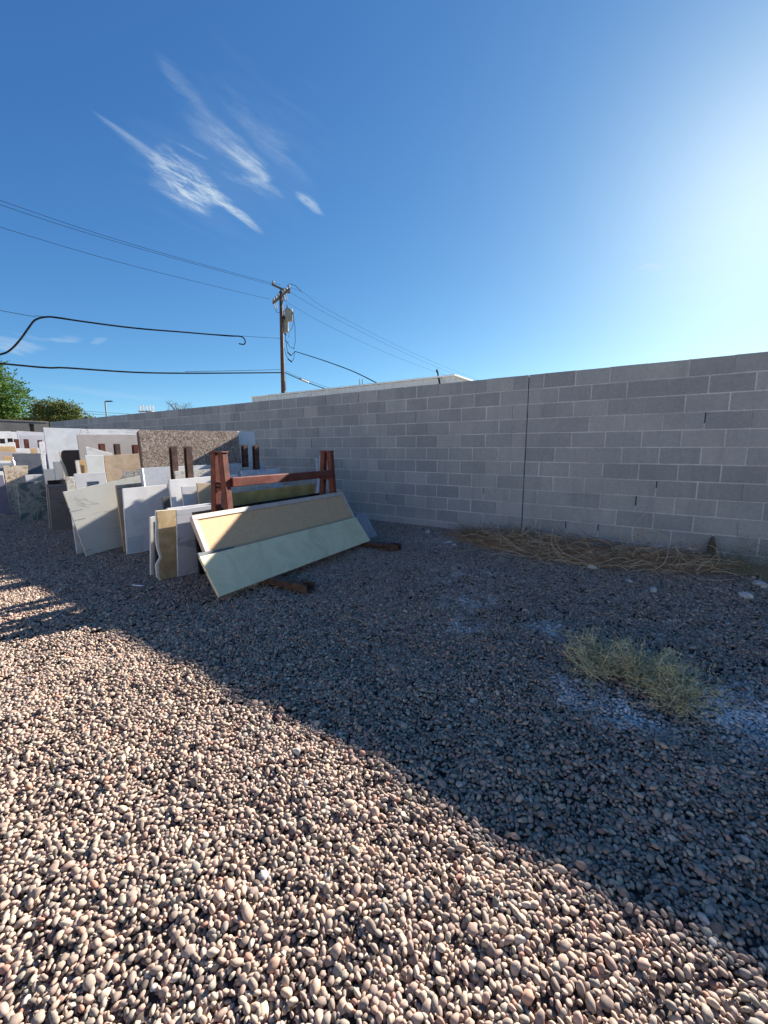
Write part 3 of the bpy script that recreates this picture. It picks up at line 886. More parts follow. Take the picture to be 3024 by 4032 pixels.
# key, material, (x, y, z of the foot, turn, lean, thickness), outline along/up the slab in metres
SLABS = [
    ('sage', 'sage', (-3.03, 1.95, 0.08, 5.4, 33, 0.02), [(-0.004, 0.383), (2.432, 0.373), (2.472, -0.0), (0.004, -0.002)]),
    ('beige', 'beige', (-3.075, 1.95, 0.09, 5.4, 37, 0.035), [(0.155, 0.773), (2.569, 0.784), (2.492, 0.362), (0.105, 0.369)]),
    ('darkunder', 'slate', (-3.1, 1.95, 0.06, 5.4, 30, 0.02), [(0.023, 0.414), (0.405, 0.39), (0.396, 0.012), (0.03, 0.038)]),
    ('greyfar', 'slategrey', (-3.56, 4.9, 0.02, 5, 33, 0.02), [(-0.173, 0.405), (0.101, 0.396), (0.093, -0.013), (-0.186, -0.015)]),
    ('black', 'black', (-3.97, 2.5, 0.0, 0, 4.5, 0.02), [(-0.144, 0.663), (1.812, 0.702), (1.812, 0.0), (-0.144, 0.0)]),
    ('olive', 'olive', (-4.28, 2.5, 0.0, 0, 4.5, 0.02), [(0.465, 0.78), (1.995, 0.804), (1.995, 0.0), (0.465, 0.0)]),
    ('s6', 'marblegrey', (-4.05, 2.5, 0.0, 0, 2, 0.02), [(-0.286, 0.698), (0.156, 0.706), (0.126, -0.01), (-0.336, 0.015)]),
    ('s45', 'white', (-4.2, 2.5, 0.0, 0, 4.5, 0.03), [(-0.279, 0.702), (0.275, 0.704), (0.275, 0.0), (-0.279, 0.0)]),
    ('s7', 'onyx', (-4.1, 2.5, 0.0, 0, 4.5, 0.02), [(-0.443, 0.702), (-0.247, 0.696), (-0.32, 0.001), (-0.478, 0.011), (-0.5, 0.051), (-0.49, 0.173), (-0.448, 0.238), (-0.463, 0.341), (-0.459, 0.452), (-0.444, 0.573)]),
    ('s8b', 'darkvein', (-4.16, 2.5, 0.0, 0, 4.5, 0.02), [(-0.451, 0.586), (-0.402, 0.588), (-0.459, 0.016), (-0.515, 0.024)]),
    ('s8a', 'paleedge', (-4.21, 2.5, 0.0, 0, 4.5, 0.02), [(-0.459, 0.632), (-0.392, 0.638), (-0.455, 0.042), (-0.524, 0.052)]),
    ('farwhite', 'marblegrey', (-4.45, 2.5, 0.0, 0, 4.5, 0.02), [(2.233, 1.17), (2.409, 1.173), (2.409, 0.0), (2.233, 0.0)]),
    ('s40', 'marbleblue', (-4.78, 2.5, 0.0, 0, 4.5, 0.02), [(1.086, 1.015), (1.774, 1.023), (1.774, 0.0), (1.086, 0.0)]),
    ('underbeam', 'creamspeck', (-4.62, 2.5, 0.0, 0, 4.5, 0.02), [(0.704, 0.828), (1.479, 0.815), (1.479, 0.0), (0.704, 0.0)]),
    ('s42', 'palegrey', (-4.76, 2.5, 0.0, 0, 4.5, 0.02), [(0.207, 0.861), (0.406, 0.86), (0.406, 0.0), (0.207, 0.0)]),
    ('s43', 'tansand', (-4.7, 2.5, 0.0, 0, 4.5, 0.02), [(0.372, 0.897), (0.664, 0.877), (0.664, 0.0), (0.372, 0.0)]),
    ('s41', 'white', (-4.82, 2.5, 0.0, 0, 4.5, 0.03), [(0.096, 0.935), (0.105, 0.949), (1.055, 0.972), (1.055, 0.0), (0.096, 0.0)]),
    ('s44', 'darkgreen', (-5.06, 2.5, 0.0, 0, 4.5, 0.02), [(0.115, 0.724), (0.234, 0.722), (0.234, 0.0), (0.115, 0.0)]),
    ('s39', 'creamspeck', (-5.17, 2.5, 0.0, 0, 4.5, 0.02), [(0.369, 1.028), (1.696, 1.044), (1.696, 0.0), (0.369, 0.0)]),
    ('s38', 'marblewhite', (-5.46, 2.5, 0.0, 0, 4.5, 0.02), [(0.532, 1.077), (2.042, 1.099), (2.042, 0.0), (0.532, 0.0)]),
    ('s9', 'white', (-5.48, 2.5, 0.0, 0, 4.5, 0.02), [(-0.142, 0.826), (0.44, 0.841), (0.351, -0.007), (-0.192, 0.004)]),
    ('s9patch', 'patch', (-5.478, 2.5, 0.0, 0, 4.5, 0.002), [(-0.159, 0.218), (0.031, 0.213), (0.007, 0.013), (-0.175, 0.027)]),
    ('s35', 'bluegrey', (-5.58, 2.5, 0.0, 0, 4.5, 0.03), [(0.146, 1.066), (0.559, 1.072), (0.559, 0.0), (0.146, 0.0)]),
    ('s10', 'goldedge', (-5.65, 2.5, 0.0, 0, 4.5, 0.03), [(-0.138, 0.858), (0.181, 0.872), (0.181, 0.0), (-0.138, 0.0)]),
    ('s11', 'sagewhite', (-5.82, 1.99, 0.0, 0, 5, 0.02), [(-0.135, 0.809), (0.751, 0.958), (0.764, 0.089), (0.003, 0.001)]),
    ('s36', 'granitebrown', (-5.95, 2.5, 0.0, 0, 4.5, 0.045), [(0.356, 1.545), (0.365, 1.564), (0.382, 1.573), (1.939, 1.606), (1.963, 1.584), (1.966, 1.057), (1.996, 0.0), (0.356, 0.0)]),
    ('s37', 'white', (-6.1, 2.5, 0.0, 0, 4.5, 0.02), [(1.796, 1.606), (2.413, 1.623), (2.413, 0.0), (1.796, 0.0)]),
    ('edge2', 'palegrey', (-6.05, 2.5, 0.0, 0, 4.5, 0.02), [(-0.525, 0.452), (-0.392, 0.463), (-0.392, 0.0), (-0.525, 0.0)]),
    ('s33', 'greygranite', (-6.2, 2.5, 0.0, 0, 4.5, 0.02), [(-0.255, 0.874), (-0.248, 0.886), (-0.12, 0.886), (-0.114, 0.877), (-0.119, 0.808), (-0.119, 0.0), (-0.255, 0.0)]),
    ('s31', 'greygranite', (-6.35, 2.5, 0.0, 0, 4.5, 0.02), [(0.223, 0.888), (0.253, 0.93), (0.264, 0.986), (0.277, 0.996), (0.512, 0.999), (0.512, 0.0), (0.223, 0.0)]),
    ('s32', 'palegrey', (-6.6, 2.5, 0.0, 0, 4.5, 0.02), [(-0.25, 0.976), (0.132, 0.981), (0.132, 0.0), (-0.25, 0.0)]),
    ('s34', 'creamspeck', (-6.75, 2.5, 0.0, 0, 4.5, 0.02), [(-0.301, 0.932), (-0.206, 0.931), (-0.206, 0.0), (-0.301, 0.0)]),
    ('s29', 'palewhite', (-6.95, 2.5, 0.0, 0, 4.5, 0.02), [(0.032, 1.218), (0.273, 1.219), (0.266, 0.944), (0.316, 0.0), (0.082, 0.0)]),
    ('s30', 'tanstone', (-7.02, 2.5, 0.0, 0, 4.5, 0.03), [(0.304, 1.212), (0.86, 1.241), (0.86, 0.0), (0.304, 0.0)]),
    ('s28', 'marblewhite', (-7.12, 2.5, 0.0, 0, 4.5, 0.02), [(0.12, 1.347), (0.47, 1.244), (0.456, 1.092), (0.115, 1.101)]),
    ('s27b', 'tan', (-7.2, 2.5, 0.0, 0, 4.5, 0.02), [(0.046, 1.142), (0.127, 1.144), (0.127, 0.0), (0.046, 0.0)]),
    ('s27a', 'marblewhite', (-7.26, 2.5, 0.0, 0, 4.5, 0.02), [(0.012, 1.142), (0.148, 1.142), (0.148, 0.0), (0.012, 0.0)]),
    ('s24', 'taupe', (-7.95, 2.5, 0.0, 0, 4.5, 0.02), [(0.32, 1.543), (1.306, 1.57), (1.306, 0.0), (0.32, 0.0)]),
    ('s23b', 'palegrey', (-8.1, 2.5, 0.0, 0, 4.5, 0.02), [(0.415, 1.574), (1.378, 1.588), (1.378, 0.0), (0.415, 0.0)]),
    ('s23', 'marblewhite', (-8.28, 2.5, 0.0, 0, 4.5, 0.02), [(0.506, 1.653), (1.474, 1.679), (1.474, 0.0), (0.506, 0.0)]),
    ('s26', 'cream', (-8.0, 2.5, 0.0, 0, 4.5, 0.02), [(0.053, 1.123), (0.085, 1.128), (0.117, 1.015), (0.143, 0.835), (0.112, 0.837)]),
    ('s25', 'darkbrown', (-8.4, 2.5, 0.0, 0, 4.5, 0.02), [(0.208, 1.187), (0.219, 1.249), (0.235, 1.278), (0.258, 1.29), (0.486, 1.295), (0.486, 0.0), (0.308, 0.0)]),
    ('s25b', 'cream', (-8.5, 2.5, 0.0, 0, 4.5, 0.02), [(0.225, 1.267), (0.364, 1.273), (0.364, 0.0), (0.225, 0.0)]),
    ('s12', 'greybrown', (-8.1, 2.5, 0.0, 0, 4.5, 0.02), [(-0.125, 0.712), (0.131, 0.71), (0.132, 0.004), (-0.155, 0.006)]),
    ('s12b', 'greybrown2', (-8.16, 2.5, 0.0, 0, 4.5, 0.02), [(-0.129, 0.74), (0.151, 0.74), (0.126, 0.031), (-0.166, 0.048)]),
    ('s20', 'black', (-8.32, 2.5, 0.0, 0, 4.5, 0.02), [(-0.054, 0.798), (0.194, 0.8), (0.194, 0.0), (-0.054, 0.0)]),
    ('s19', 'slategrey', (-9.0, 2.5, 0.0, 0, 4.5, 0.02), [(0.266, 1.083), (0.389, 1.085), (0.389, 0.0), (0.266, 0.0)]),
    ('s18', 'slategrey', (-9.15, 2.5, 0.0, 0, 4.5, 0.02), [(0.15, 0.95), (0.312, 0.951), (0.312, 0.0), (0.15, 0.0)]),
    ('s21', 'marblespeck', (-9.3, 2.5, 0.0, 0, 4.5, 0.02), [(0.188, 1.42), (0.2, 1.441), (0.261, 1.444), (0.268, 1.432), (0.244, 0.922), (0.191, 0.924)]),
    ('s22', 'palebluegrey', (-9.45, 2.5, 0.0, 0, 4.5, 0.02), [(0.33, 1.702), (0.942, 1.704), (0.942, 0.0), (0.33, 0.0)]),
    ('s13', 'teal', (-9.6, 2.5, 0.0, 0, 4.5, 0.02), [(-0.127, 0.704), (0.315, 0.717), (0.236, 0.007), (-0.165, -0.0)]),
    ('s17b', 'slategrey2', (-10.1, 2.5, 0.0, 0, 4.5, 0.02), [(0.259, 0.797), (0.402, 0.793), (0.402, 0.0), (0.259, 0.0)]),
    ('s17a', 'palegrey', (-10.2, 2.5, 0.0, 0, 4.5, 0.02), [(0.155, 0.814), (0.446, 0.814), (0.446, 0.0), (0.155, 0.0)]),
    ('s15', 'purple', (-10.85, 2.5, 0.0, 0, 4.5, 0.02), [(-0.357, 0.799), (-0.018, 0.797), (0.013, 0.013), (-0.422, 0.067)]),
    ('w1', 'white', (-10.95, 2.5, 0.0, 0, 4.5, 0.02), [(-0.302, 0.867), (0.012, 0.865), (0.012, 0.0), (-0.302, 0.0)]),
    ('s14', 'creamgranite', (-11.0, 2.5, 0.0, 0, 4.5, 0.02), [(0.039, 0.973), (0.429, 0.967), (0.324, -0.034), (0.047, -0.007)]),
    ('s16', 'slatevein', (-11.3, 2.5, 0.0, 0, 4.5, 0.02), [(0.287, 1.212), (0.769, 1.216), (0.769, 0.0), (0.287, 0.0)]),
    ('l7', 'slategrey', (-11.42, 2.5, 0.0, 0, 4.5, 0.02), [(-0.233, 1.018), (0.325, 1.016), (0.325, 0.0), (-0.233, 0.0)]),
    ('l6c', 'white', (-11.48, 2.5, 0.0, 0, 4.5, 0.02), [(-0.214, 1.078), (0.328, 1.058), (0.328, 0.0), (-0.214, 0.0)]),
    ('l6b', 'tan', (-11.54, 2.5, 0.0, 0, 4.5, 0.02), [(0.197, 1.155), (0.347, 1.16), (0.347, 0.0), (0.197, 0.0)]),
    ('l6', 'taupe', (-11.62, 2.5, 0.0, 0, 4.5, 0.02), [(-0.16, 1.287), (0.614, 1.226), (0.614, 0.0), (-0.16, 0.0)]),
    ('l5d', 'white', (-11.7, 2.5, 0.0, 0, 4.5, 0.02), [(0.822, 1.331), (0.898, 1.334), (0.898, 0.0), (0.822, 0.0)]),
    ('l5c', 'tan', (-11.76, 2.5, 0.0, 0, 4.5, 0.02), [(0.723, 1.323), (0.844, 1.329), (0.844, 0.0), (0.723, 0.0)]),
    ('l5b', 'white', (-11.82, 2.5, 0.0, 0, 4.5, 0.02), [(0.483, 1.326), (0.744, 1.318), (0.744, 0.0), (0.483, 0.0)]),
    ('l5a', 'tan', (-11.9, 2.5, 0.0, 0, 4.5, 0.02), [(-0.095, 1.361), (0.5, 1.369), (0.5, 0.0), (-0.095, 0.0)]),
    ('l4', 'white', (-12.0, 2.5, 0.0, 0, 4.5, 0.02), [(-0.067, 1.425), (0.389, 1.427), (0.434, 1.46), (0.534, 1.456), (0.534, 0.0), (-0.067, 0.0)]),
    ('l3', 'lavender', (-12.5, 2.5, 0.0, 0, 4.5, 0.02), [(0.761, 1.637), (1.233, 1.632), (1.233, 0.0), (0.761, 0.0)]),
    ('l2', 'lavender2', (-12.8, 2.5, 0.0, 0, 4.5, 0.02), [(0.799, 1.737), (1.32, 1.718), (1.32, 0.0), (0.799, 0.0)]),
    ('l1', 'white', (-13.4, 2.5, 0.0, 0, 4.5, 0.02), [(0.197, 1.723), (0.83, 1.741), (0.838, 1.73), (0.97, 1.732), (0.97, 0.0), (0.197, 0.0)]),
]

LABEL = {
    'sage': ('stone_slab', 'long low green-grey stone slab leaning in front of the tan framed panel'),
    'darkunder': ('stone_slab', 'dark slate slab mostly hidden under the long green-grey slab'),
    'greyfar': ('stone_slab', 'small blue-grey slab leaning at the wall end beside the green-grey slab'),
    'black': ('stone_slab', 'black polished slab behind the tan framed panel and red rack posts'),
    'olive': ('stone_slab', 'long olive-yellow slab seen between the two red rack posts'),
    's6': ('stone_slab', 'pale grey marble slab standing between yellow onyx slab and black slab'),
    's45': ('stone_slab', 'white slab with bright top edge just left of the red rack post'),
    's7': ('stone_slab', 'yellow-brown onyx slab with a rough broken vertical edge'),
    's8b': ('stone_slab', 'narrow dark veined slab next to the rough edged onyx slab'),
    's8a': ('stone_slab', 'narrow pale slab at the end of the onyx stack beside the open gravel'),
    'farwhite': ('stone_slab', 'pale slab behind the far red rack post near the wall'),
    's40': ('stone_slab', 'white slab with blue-grey veins behind the red cross beam'),
    'underbeam': ('stone_slab', 'cream speckled slab just under the red cross beam'),
    's42': ('stone_slab', 'small pale grey slab with a post shadow on it'),
    's43': ('stone_slab', 'sandy tan slab touching the near red rack post'),
    's41': ('stone_slab', 'large white slab with rounded corner behind the small tan slab'),
    's44': ('stone_slab', 'dark green offcut in front of the white slab with the taped patch'),
    's39': ('stone_slab', 'cream granite slab standing between the pairs of dark posts'),
    's38': ('stone_slab', 'white marble slab running behind the dark posts below the brown granite'),
    's9': ('stone_slab', 'large white slab with a square patch near its lower corner'),
    's35': ('stone_slab', 'blue-grey slab with a rounded light edge beside the dark post'),
    's10': ('stone_slab', 'slab with golden edge between the big tilted slab and white slab'),
    's11': ('stone_slab', 'big tilted pale green marble slab with dark veins at the bottom'),
    's36': ('stone_slab', 'large brown speckled granite slab with thick dark edge'),
    's37': ('stone_slab', 'tall white slab sticking out behind the brown granite towards the wall'),
    'edge2': ('stone_slab', 'thin grey slab edge behind the big tilted marble slab'),
    's33': ('stone_slab', 'small grey granite offcut peeking above the big tilted slab'),
    's31': ('stone_slab', 'grey granite offcut with a curved side beside the blue-grey slab'),
    's32': ('stone_slab', 'pale grey slab with a diagonal shadow above the tilted slab'),
    's34': ('stone_slab', 'narrow cream speckled offcut above the brown-grey slab'),
    's29': ('stone_slab', 'bright white square slab beside the tan stone slab'),
    's30': ('stone_slab', 'tan weathered stone slab with a paler border'),
    's28': ('stone_slab', 'triangular white marble offcut in front of the taupe slab'),
    's27b': ('stone_slab', 'small orange-tan offcut left of the bright white square slab'),
    's27a': ('stone_slab', 'white marble offcut behind the small orange-tan piece'),
    's24': ('stone_slab', 'wide taupe slab behind three short rusty posts'),
    's23b': ('stone_slab', 'pale grey slab just behind the taupe slab'),
    's23': ('stone_slab', 'white veined marble slab rising above the taupe slab'),
    's26': ('stone_slab', 'thin cream strip slanting beside the dark brown slab'),
    's25': ('stone_slab', 'dark brown slab with a rounded top corner'),
    's25b': ('stone_slab', 'cream slab edge behind the rounded dark brown slab'),
    's12': ('stone_slab', 'brown-grey slab with one dark vein resting on the gravel'),
    's12b': ('stone_slab', 'paler brown-grey slab directly behind the single veined one'),
    's20': ('stone_slab', 'black slab rising just above the brown-grey slab'),
    's19': ('stone_slab', 'taller of two slate grey offcuts beside the thin cream strip'),
    's18': ('stone_slab', 'shorter of two slate grey offcuts beside the speckled strip'),
    's21': ('stone_slab', 'narrow white speckled strip standing against the tall pale slab'),
    's22': ('stone_slab', 'tall plain pale blue-grey slab, highest on the left side'),
    's13': ('stone_slab', 'dark teal granite slab with a cream diagonal band'),
    's17b': ('stone_slab', 'small grey-green offcut just above the teal granite slab'),
    's17a': ('stone_slab', 'low pale grey slab above the teal granite slab'),
    's15': ('stone_slab', 'dark purple-grey slab standing on gravel at the left border'),
    'w1': ('stone_slab', 'white slab top showing above the dark purple-grey slab'),
    's14': ('stone_slab', 'cream mottled granite slab half in shadow beside the teal one'),
    's16': ('stone_slab', 'dark slate slab with bluish veins behind the cream granite'),
    'l7': ('stone_slab', 'slate grey slab in shade behind the cream granite at the border'),
    'l6c': ('stone_slab', 'white slab with bright edge above the shaded slate slab'),
    'l6b': ('stone_slab', 'small tan offcut in front of the taupe slab at the border'),
    'l6': ('stone_slab', 'wide taupe slab with a sloping top at the left border'),
    'l5d': ('stone_slab', 'tiny white offcut right beside the white speckled strip'),
    'l5c': ('stone_slab', 'small tan offcut left of the tiny white offcut'),
    'l5b': ('stone_slab', 'low white slab in front of the lavender slabs and posts'),
    'l5a': ('stone_slab', 'long orange-tan slab at the left border below the post tops'),
    'l4': ('stone_slab', 'stepped white slab behind the long orange-tan slab'),
    'l3': ('stone_slab', 'lavender-grey slab behind the dark red posts on the left'),
    'l2': ('stone_slab', 'lighter lavender slab rising behind the other lavender slab'),
    'l1': ('stone_slab', 'white slab at the top of the left border under the end wall'),
}


def frame(p):
    q, n, z, ro, le, th = p
    ro, le = R(ro), R(le)
    u = Vector((-math.sin(ro), math.cos(ro), 0))
    h = Vector((-math.cos(ro), -math.sin(ro), 0))
    w = h * math.sin(le) + Vector((0, 0, 1)) * math.cos(le)
    nn = u.cross(w)
    M = Matrix((u, w, nn)).transposed().to_4x4()
    M.translation = Vector((q, n, z))
    return M


def chip(poly, key):
    """Slightly uneven, here and there chipped, outline of a cut slab."""
    r = random.Random(key)
    out = []
    n = len(poly)
    for i in range(n):
        a, b_ = Vector(poly[i]), Vector(poly[(i + 1) % n])
        L = (b_ - a).length
        out.append(tuple(a))
        if L < 0.15:
            continue
        k = int(L / 0.11)
        d = (b_ - a) / L
        nrm = Vector((d.y, -d.x))          # inwards for a clockwise outline
        for j in range(1, k):
            t = (j + r.uniform(-.3, .3)) / k
            p_ = a + (b_ - a) * t
            if r.random() < 0.13:
                w, h = r.uniform(.006, .02), r.uniform(.003, .010)
                out += [tuple(p_ - d * w), tuple(p_ - d * w * .3 + nrm * h), tuple(p_ + d * w * .4 + nrm * h * .7), tuple(p_ + d * w)]
            else:
                out.append(tuple(p_ + nrm * r.uniform(0, .0016)))
    return out


GROUP = 'stone slabs and offcuts leaning on the racks'
s9_obj = None
for key, mat, p, poly in SLABS:
    if key == 'beige':
        continue
    if key == 's9patch':
        o = MB().prism([(x, y) for x, y in poly], p[5], 0.0003).build('patch', MAT['patch'], s9_obj)
        o.location = (0, 0, 0.0022)
        continue
    M = frame(p)
    name, lab = LABEL[key]
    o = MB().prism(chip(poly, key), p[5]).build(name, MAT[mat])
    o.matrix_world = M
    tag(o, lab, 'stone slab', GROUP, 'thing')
    if key == 's9':
        s9_obj = o
    if key == 's10':
        MB().box((poly[0][0] - 0.004, 0.43, -0.012), (0.006, 0.85, 0.022)).build('edge', MAT['tan'], o)
    if key == 's7':
        rim = [(x - .016 - .003 * ((i * 7) % 3), y) for i, (x, y) in enumerate(poly[3:])]
        MB().prism([(poly[0][0] - .006, poly[0][1] + .003), (poly[1][0] - .002, poly[1][1] + .003), (poly[2][0] - .002, poly[2][1])] + rim, .018).build('pale_rim', MAT['palewhite'], o).location = (0, 0, -.006)
    if key == 's35':
        x0 = poly[0][0]
        MB().tube([(x0 + 0.018, 0.02, -0.008), (x0 + 0.018, 1.06, -0.008)], 0.016, n=10).build('rounded_edge', MAT['palewhite'], o, True)
    if key == 's36':
        MB().prism([(poly[0][0] - 0.016, 1.53), (poly[0][0] - 0.003, 1.545), (poly[0][0] - 0.003, 0), (poly[0][0] - 0.016, 0)], 0.04).build('edge', MAT['rustdark'], o)
    if key == 's11':
        for (uu, ww, L) in ((0.06, 0.565, 0.12), (0.06, 0.455, 0.11), (0.01, 0.07, 0.075)):
            x_ = -0.135 + 0.138 * (1 - ww / 0.81)
            MB().bar((x_ + 0.012, ww, 0.0006), (x_ + 0.012 + L, ww + L * 0.13, 0.0006), 0.005, 0.0012, up=(0, 0, 1)).build('saw_cut', MAT['slate'], o)

# framed panel: a countertop lying face down, board between glued-on stone rims
p = (-3.075, 1.95, 0.09, 5.4, 37, 0.035)
fp = empty('framed_panel')
fp.matrix_world = frame(p)
tag(fp, 'tan chipboard panel framed by a pinkish stone rim, leaning on the red rack', 'countertop')
TLx, TRx, BLx, BRx, HT = 0.155, 2.565, 0.06, 2.43, 0.778


def side(x0, x1, t):
    return x0 + (x1 - x0) * t


rw_ = 0.052
MB().prism([(side(BLx, TLx, .02) + .03, .01), (side(BRx, TRx, .02) - .03, .01), (TRx - .03, HT - .03), (TLx + .03, HT - .03)], 0.02).build('board', MAT['chipboard'], fp).location = (0, 0, -0.014)
r_ = MB()
rc = 0.02
r_.prism([(TLx + rc, HT), (TRx - 0.004, HT + .004), (TRx - 0.012, HT - rw_), (TLx - .006, HT - rw_), (TLx, HT - rc), (TLx + .005, HT - .007)], 0.04, 0.003)
r_.build('top_rim', MAT['pinkrim'], fp)
t = (HT - rw_) / HT
MB().prism([(side(BLx, TLx, t), HT - rw_ - .0005), (side(BLx, TLx, t) + .052, HT - rw_ - .0005), (BLx + .052, .005), (BLx, .005)], 0.04, 0.003).build('side_rim', MAT['pinkrim'], fp)
MB().prism([(side(BRx, TRx, t) - .048, HT - rw_ - .0005), (side(BRx, TRx, t), HT - rw_ - .0005), (BRx, .005), (BRx - .048, .005)], 0.04, 0.003).build('side_rim', MAT['pinkrim'], fp)

# ------------------------------------------------------------------ racks
rk = empty('slab_rack', (-3.73, 2.5, 0), R(5.6))
tag(rk, 'reddish brown steel A-frame rack holding the tan framed panel', 'rack', 'steel slab racks')


def aframe(par, y):
    for s in (-1, 1):
        MB().bar((s * 0.135, y, 0.05), (s * 0.052, y, 1.27), 0.072, 0.072, up=(0, 1, 0), bev=0.006).build('post', MAT['redsteel'], par)
    MB().box((0, y, 1.277), (0.195, 0.085, 0.014), bev=0.003).build('cap_plate', MAT['redsteel'], par)
    MB().box((0, y, 0.935), (0.07, 0.06, 0.09), bev=0.004).build('web_plate', MAT['redsteel'], par)
    MB().box((0, y, 0.66), (0.13, 0.06, 0.05), bev=0.004).build('web_plate', MAT['redsteel'], par)


for y in (0.0, 1.79):
    aframe(rk, y)
for y in (0.0, 1.79):
    for (dx, dz) in ((-.018, .955), (.018, .955), (-.018, .995), (.018, .995)):
        MB().lathe([(.011, 0), (.011, .008), (.006, .011)], (.10 - .1 + dx, y - .038, dz - .03), 6, Matrix.Rotation(math.pi / 2, 3, 'X')).build('bolt', MAT['darksteel'], rk)
MB().bar((0.10, 0.045, 0.975), (0.10, 1.745, 0.975), 0.055, 0.095, bev=0.006).build('cross_beam', MAT['redsteel'], rk)
for y in (0.0, 1.79):
    r_ = MB()
    r_.box((0.06, y, 0.052), (1.95, 0.10, 0.055), bev=0.004)
    r_.build('base_rail', MAT['rustdark'], rk)
    e_ = MB()
    for s in (-1, 1):
        e_.box((1.045, y + s * 0.055, 0.055), (0.16, 0.012, 0.075), bev=0.002)
    e_.box((1.045, y, 0.022), (0.16, 0.10, 0.010))
    e_.build('rail_end', MAT['rustdark'], rk)


def channel_post(par, x, y, h, w=0.07, lean=0.0, mat='rustdark', far=False):
    """U-section upright, open to the yard side."""
    mb = MB()
    a, b_ = (x, y, 0.04), (x + lean, y, h)
    mb.bar((x, y + w / 2, 0.04), (x + lean, y + w / 2, h), 0.066, 0.008, up=(0, 1, 0))
    for s in (-1, 1):
        mb.bar((x + s * 0.03, y, 0.04), (x + s * 0.03 + lean, y, h), 0.008, w, up=(0, 1, 0))
    mb.build('post', MAT[mat], par)


rk2 = empty('slab_rack', (-5.15, 2.9, 0))
tag(rk2, 'dark rusty rack with four uprights in front of the brown granite slab', 'rack', 'steel slab racks')
for (x, y, h) in ((-0.168, 0.0, 1.34), (0.176, 0.0, 1.34), (-0.167, 1.10, 1.37), (0.091, 1.10, 1.365)):
    channel_post(rk2, x, y, h)
for y in (0.0, 1.1):
    MB().box((0, y, 0.03), (1.2, 0.10, 0.055), bev=0.004).build('base_rail', MAT['rustdark'], rk2)
rk3 = empty('slab_rack', (-7.5, 2.94, 0))
tag(rk3, 'rusty rack with three uprights in front of the wide taupe slab', 'rack', 'steel slab racks')
for (x, y, h) in ((0, 0, 1.39), (0, 0.22, 1.39), (0, 0.50, 1.378)):
    channel_post(rk3, x, y, h, mat='redsteel' if y != 0.22 else 'rustdark')
MB().box((0, 0.25, 0.03), (0.10, 0.8, 0.055), bev=0.004).build('base_rail', MAT['rustdark'], rk3)
rk4 = empty('slab_rack', (-12.2, 2.84, 0))
tag(rk4, 'dark red rack with five uprights among the lavender slabs on the left', 'rack', 'steel slab racks')
for (y, h, mt) in ((0, 1.53, 'darksteel'), (0.135, 1.54, 'darksteel'), (0.24, 1.525, 'redsteel'), (0.414, 1.527, 'redsteel'), (0.664, 1.51, 'redsteel')):
    channel_post(rk4, 0, y, h, 0.07, mat=mt)
MB().box((0, 0.33, 0.03), (0.10, 0.9, 0.055), bev=0.004).build('base_rail', MAT['rustdark'], rk4)
po = empty('steel_post', (-15, 4.17, 0))
tag(po, 'single dark post standing before the far end wall', 'post')
MB().box((0, 0, 1.0), (0.09, 0.075, 2.0), bev=0.004).build('shaft', MAT['darksteel'], po)
MB().box((0, 0, 1.985), (0.11, 0.10, 0.05), bev=0.01).build('cap', MAT['darksteel'], po)
for (x, y, h, lab) in ((-16.2, 5.95, 2.02, 'pale short pipe standing against the block wall far down the yard'),):
    o = MB().tube([(x, y, 0), (x, y, h)], 0.035, n=8).build('pipe', MAT['metalgrey'], None, True)
    tag(o, lab, 'pipe')

# bent roll of clear plastic leaning at the wall end of the red rack
pts = [(-4.12, 4.30, 0.62), (-4.16, 4.37, 0.72), (-4.22, 4.47, 0.80), (-4.27, 4.55, 0.92), (-4.30, 4.60, 1.08), (-4.31, 4.61, 1.22)]
o = MB().tube(pts, 0.042, 0.040, n=12).build('plastic_roll', MAT['plastic'], None, True)
tag(o, 'bent pale plastic roll leaning between the red rack and the wall', 'plastic roll')
o = MB().prism([(0, 0), (0.06, 0.002), (0.14, 0.02), (0.142, 0.034), (0.06, 0.018), (0, 0.014)], 0.006, 0.001).build('plastic_strip', MAT['bottle'])
o.location = (-4.15, 1.765, 0.022)
o.rotation_euler = (0.05, -0.05, 0.1)
tag(o, 'thin white plastic strip lying on the shaded gravel', 'plastic strip')
o = MB().lathe([(0.02, 0), (0.032, 0.01), (0.034, 0.09), (0.014, 0.12), (0.012, 0.15), (0.018, 0.155), (0.018, 0.17), (0.005, 0.172)], (-11.1, 2.705, 0.965), 10).build('bottle', MAT['bottle'], None, True)
tag(o, 'small white bottle on top of the cream mottled granite slab', 'bottle')

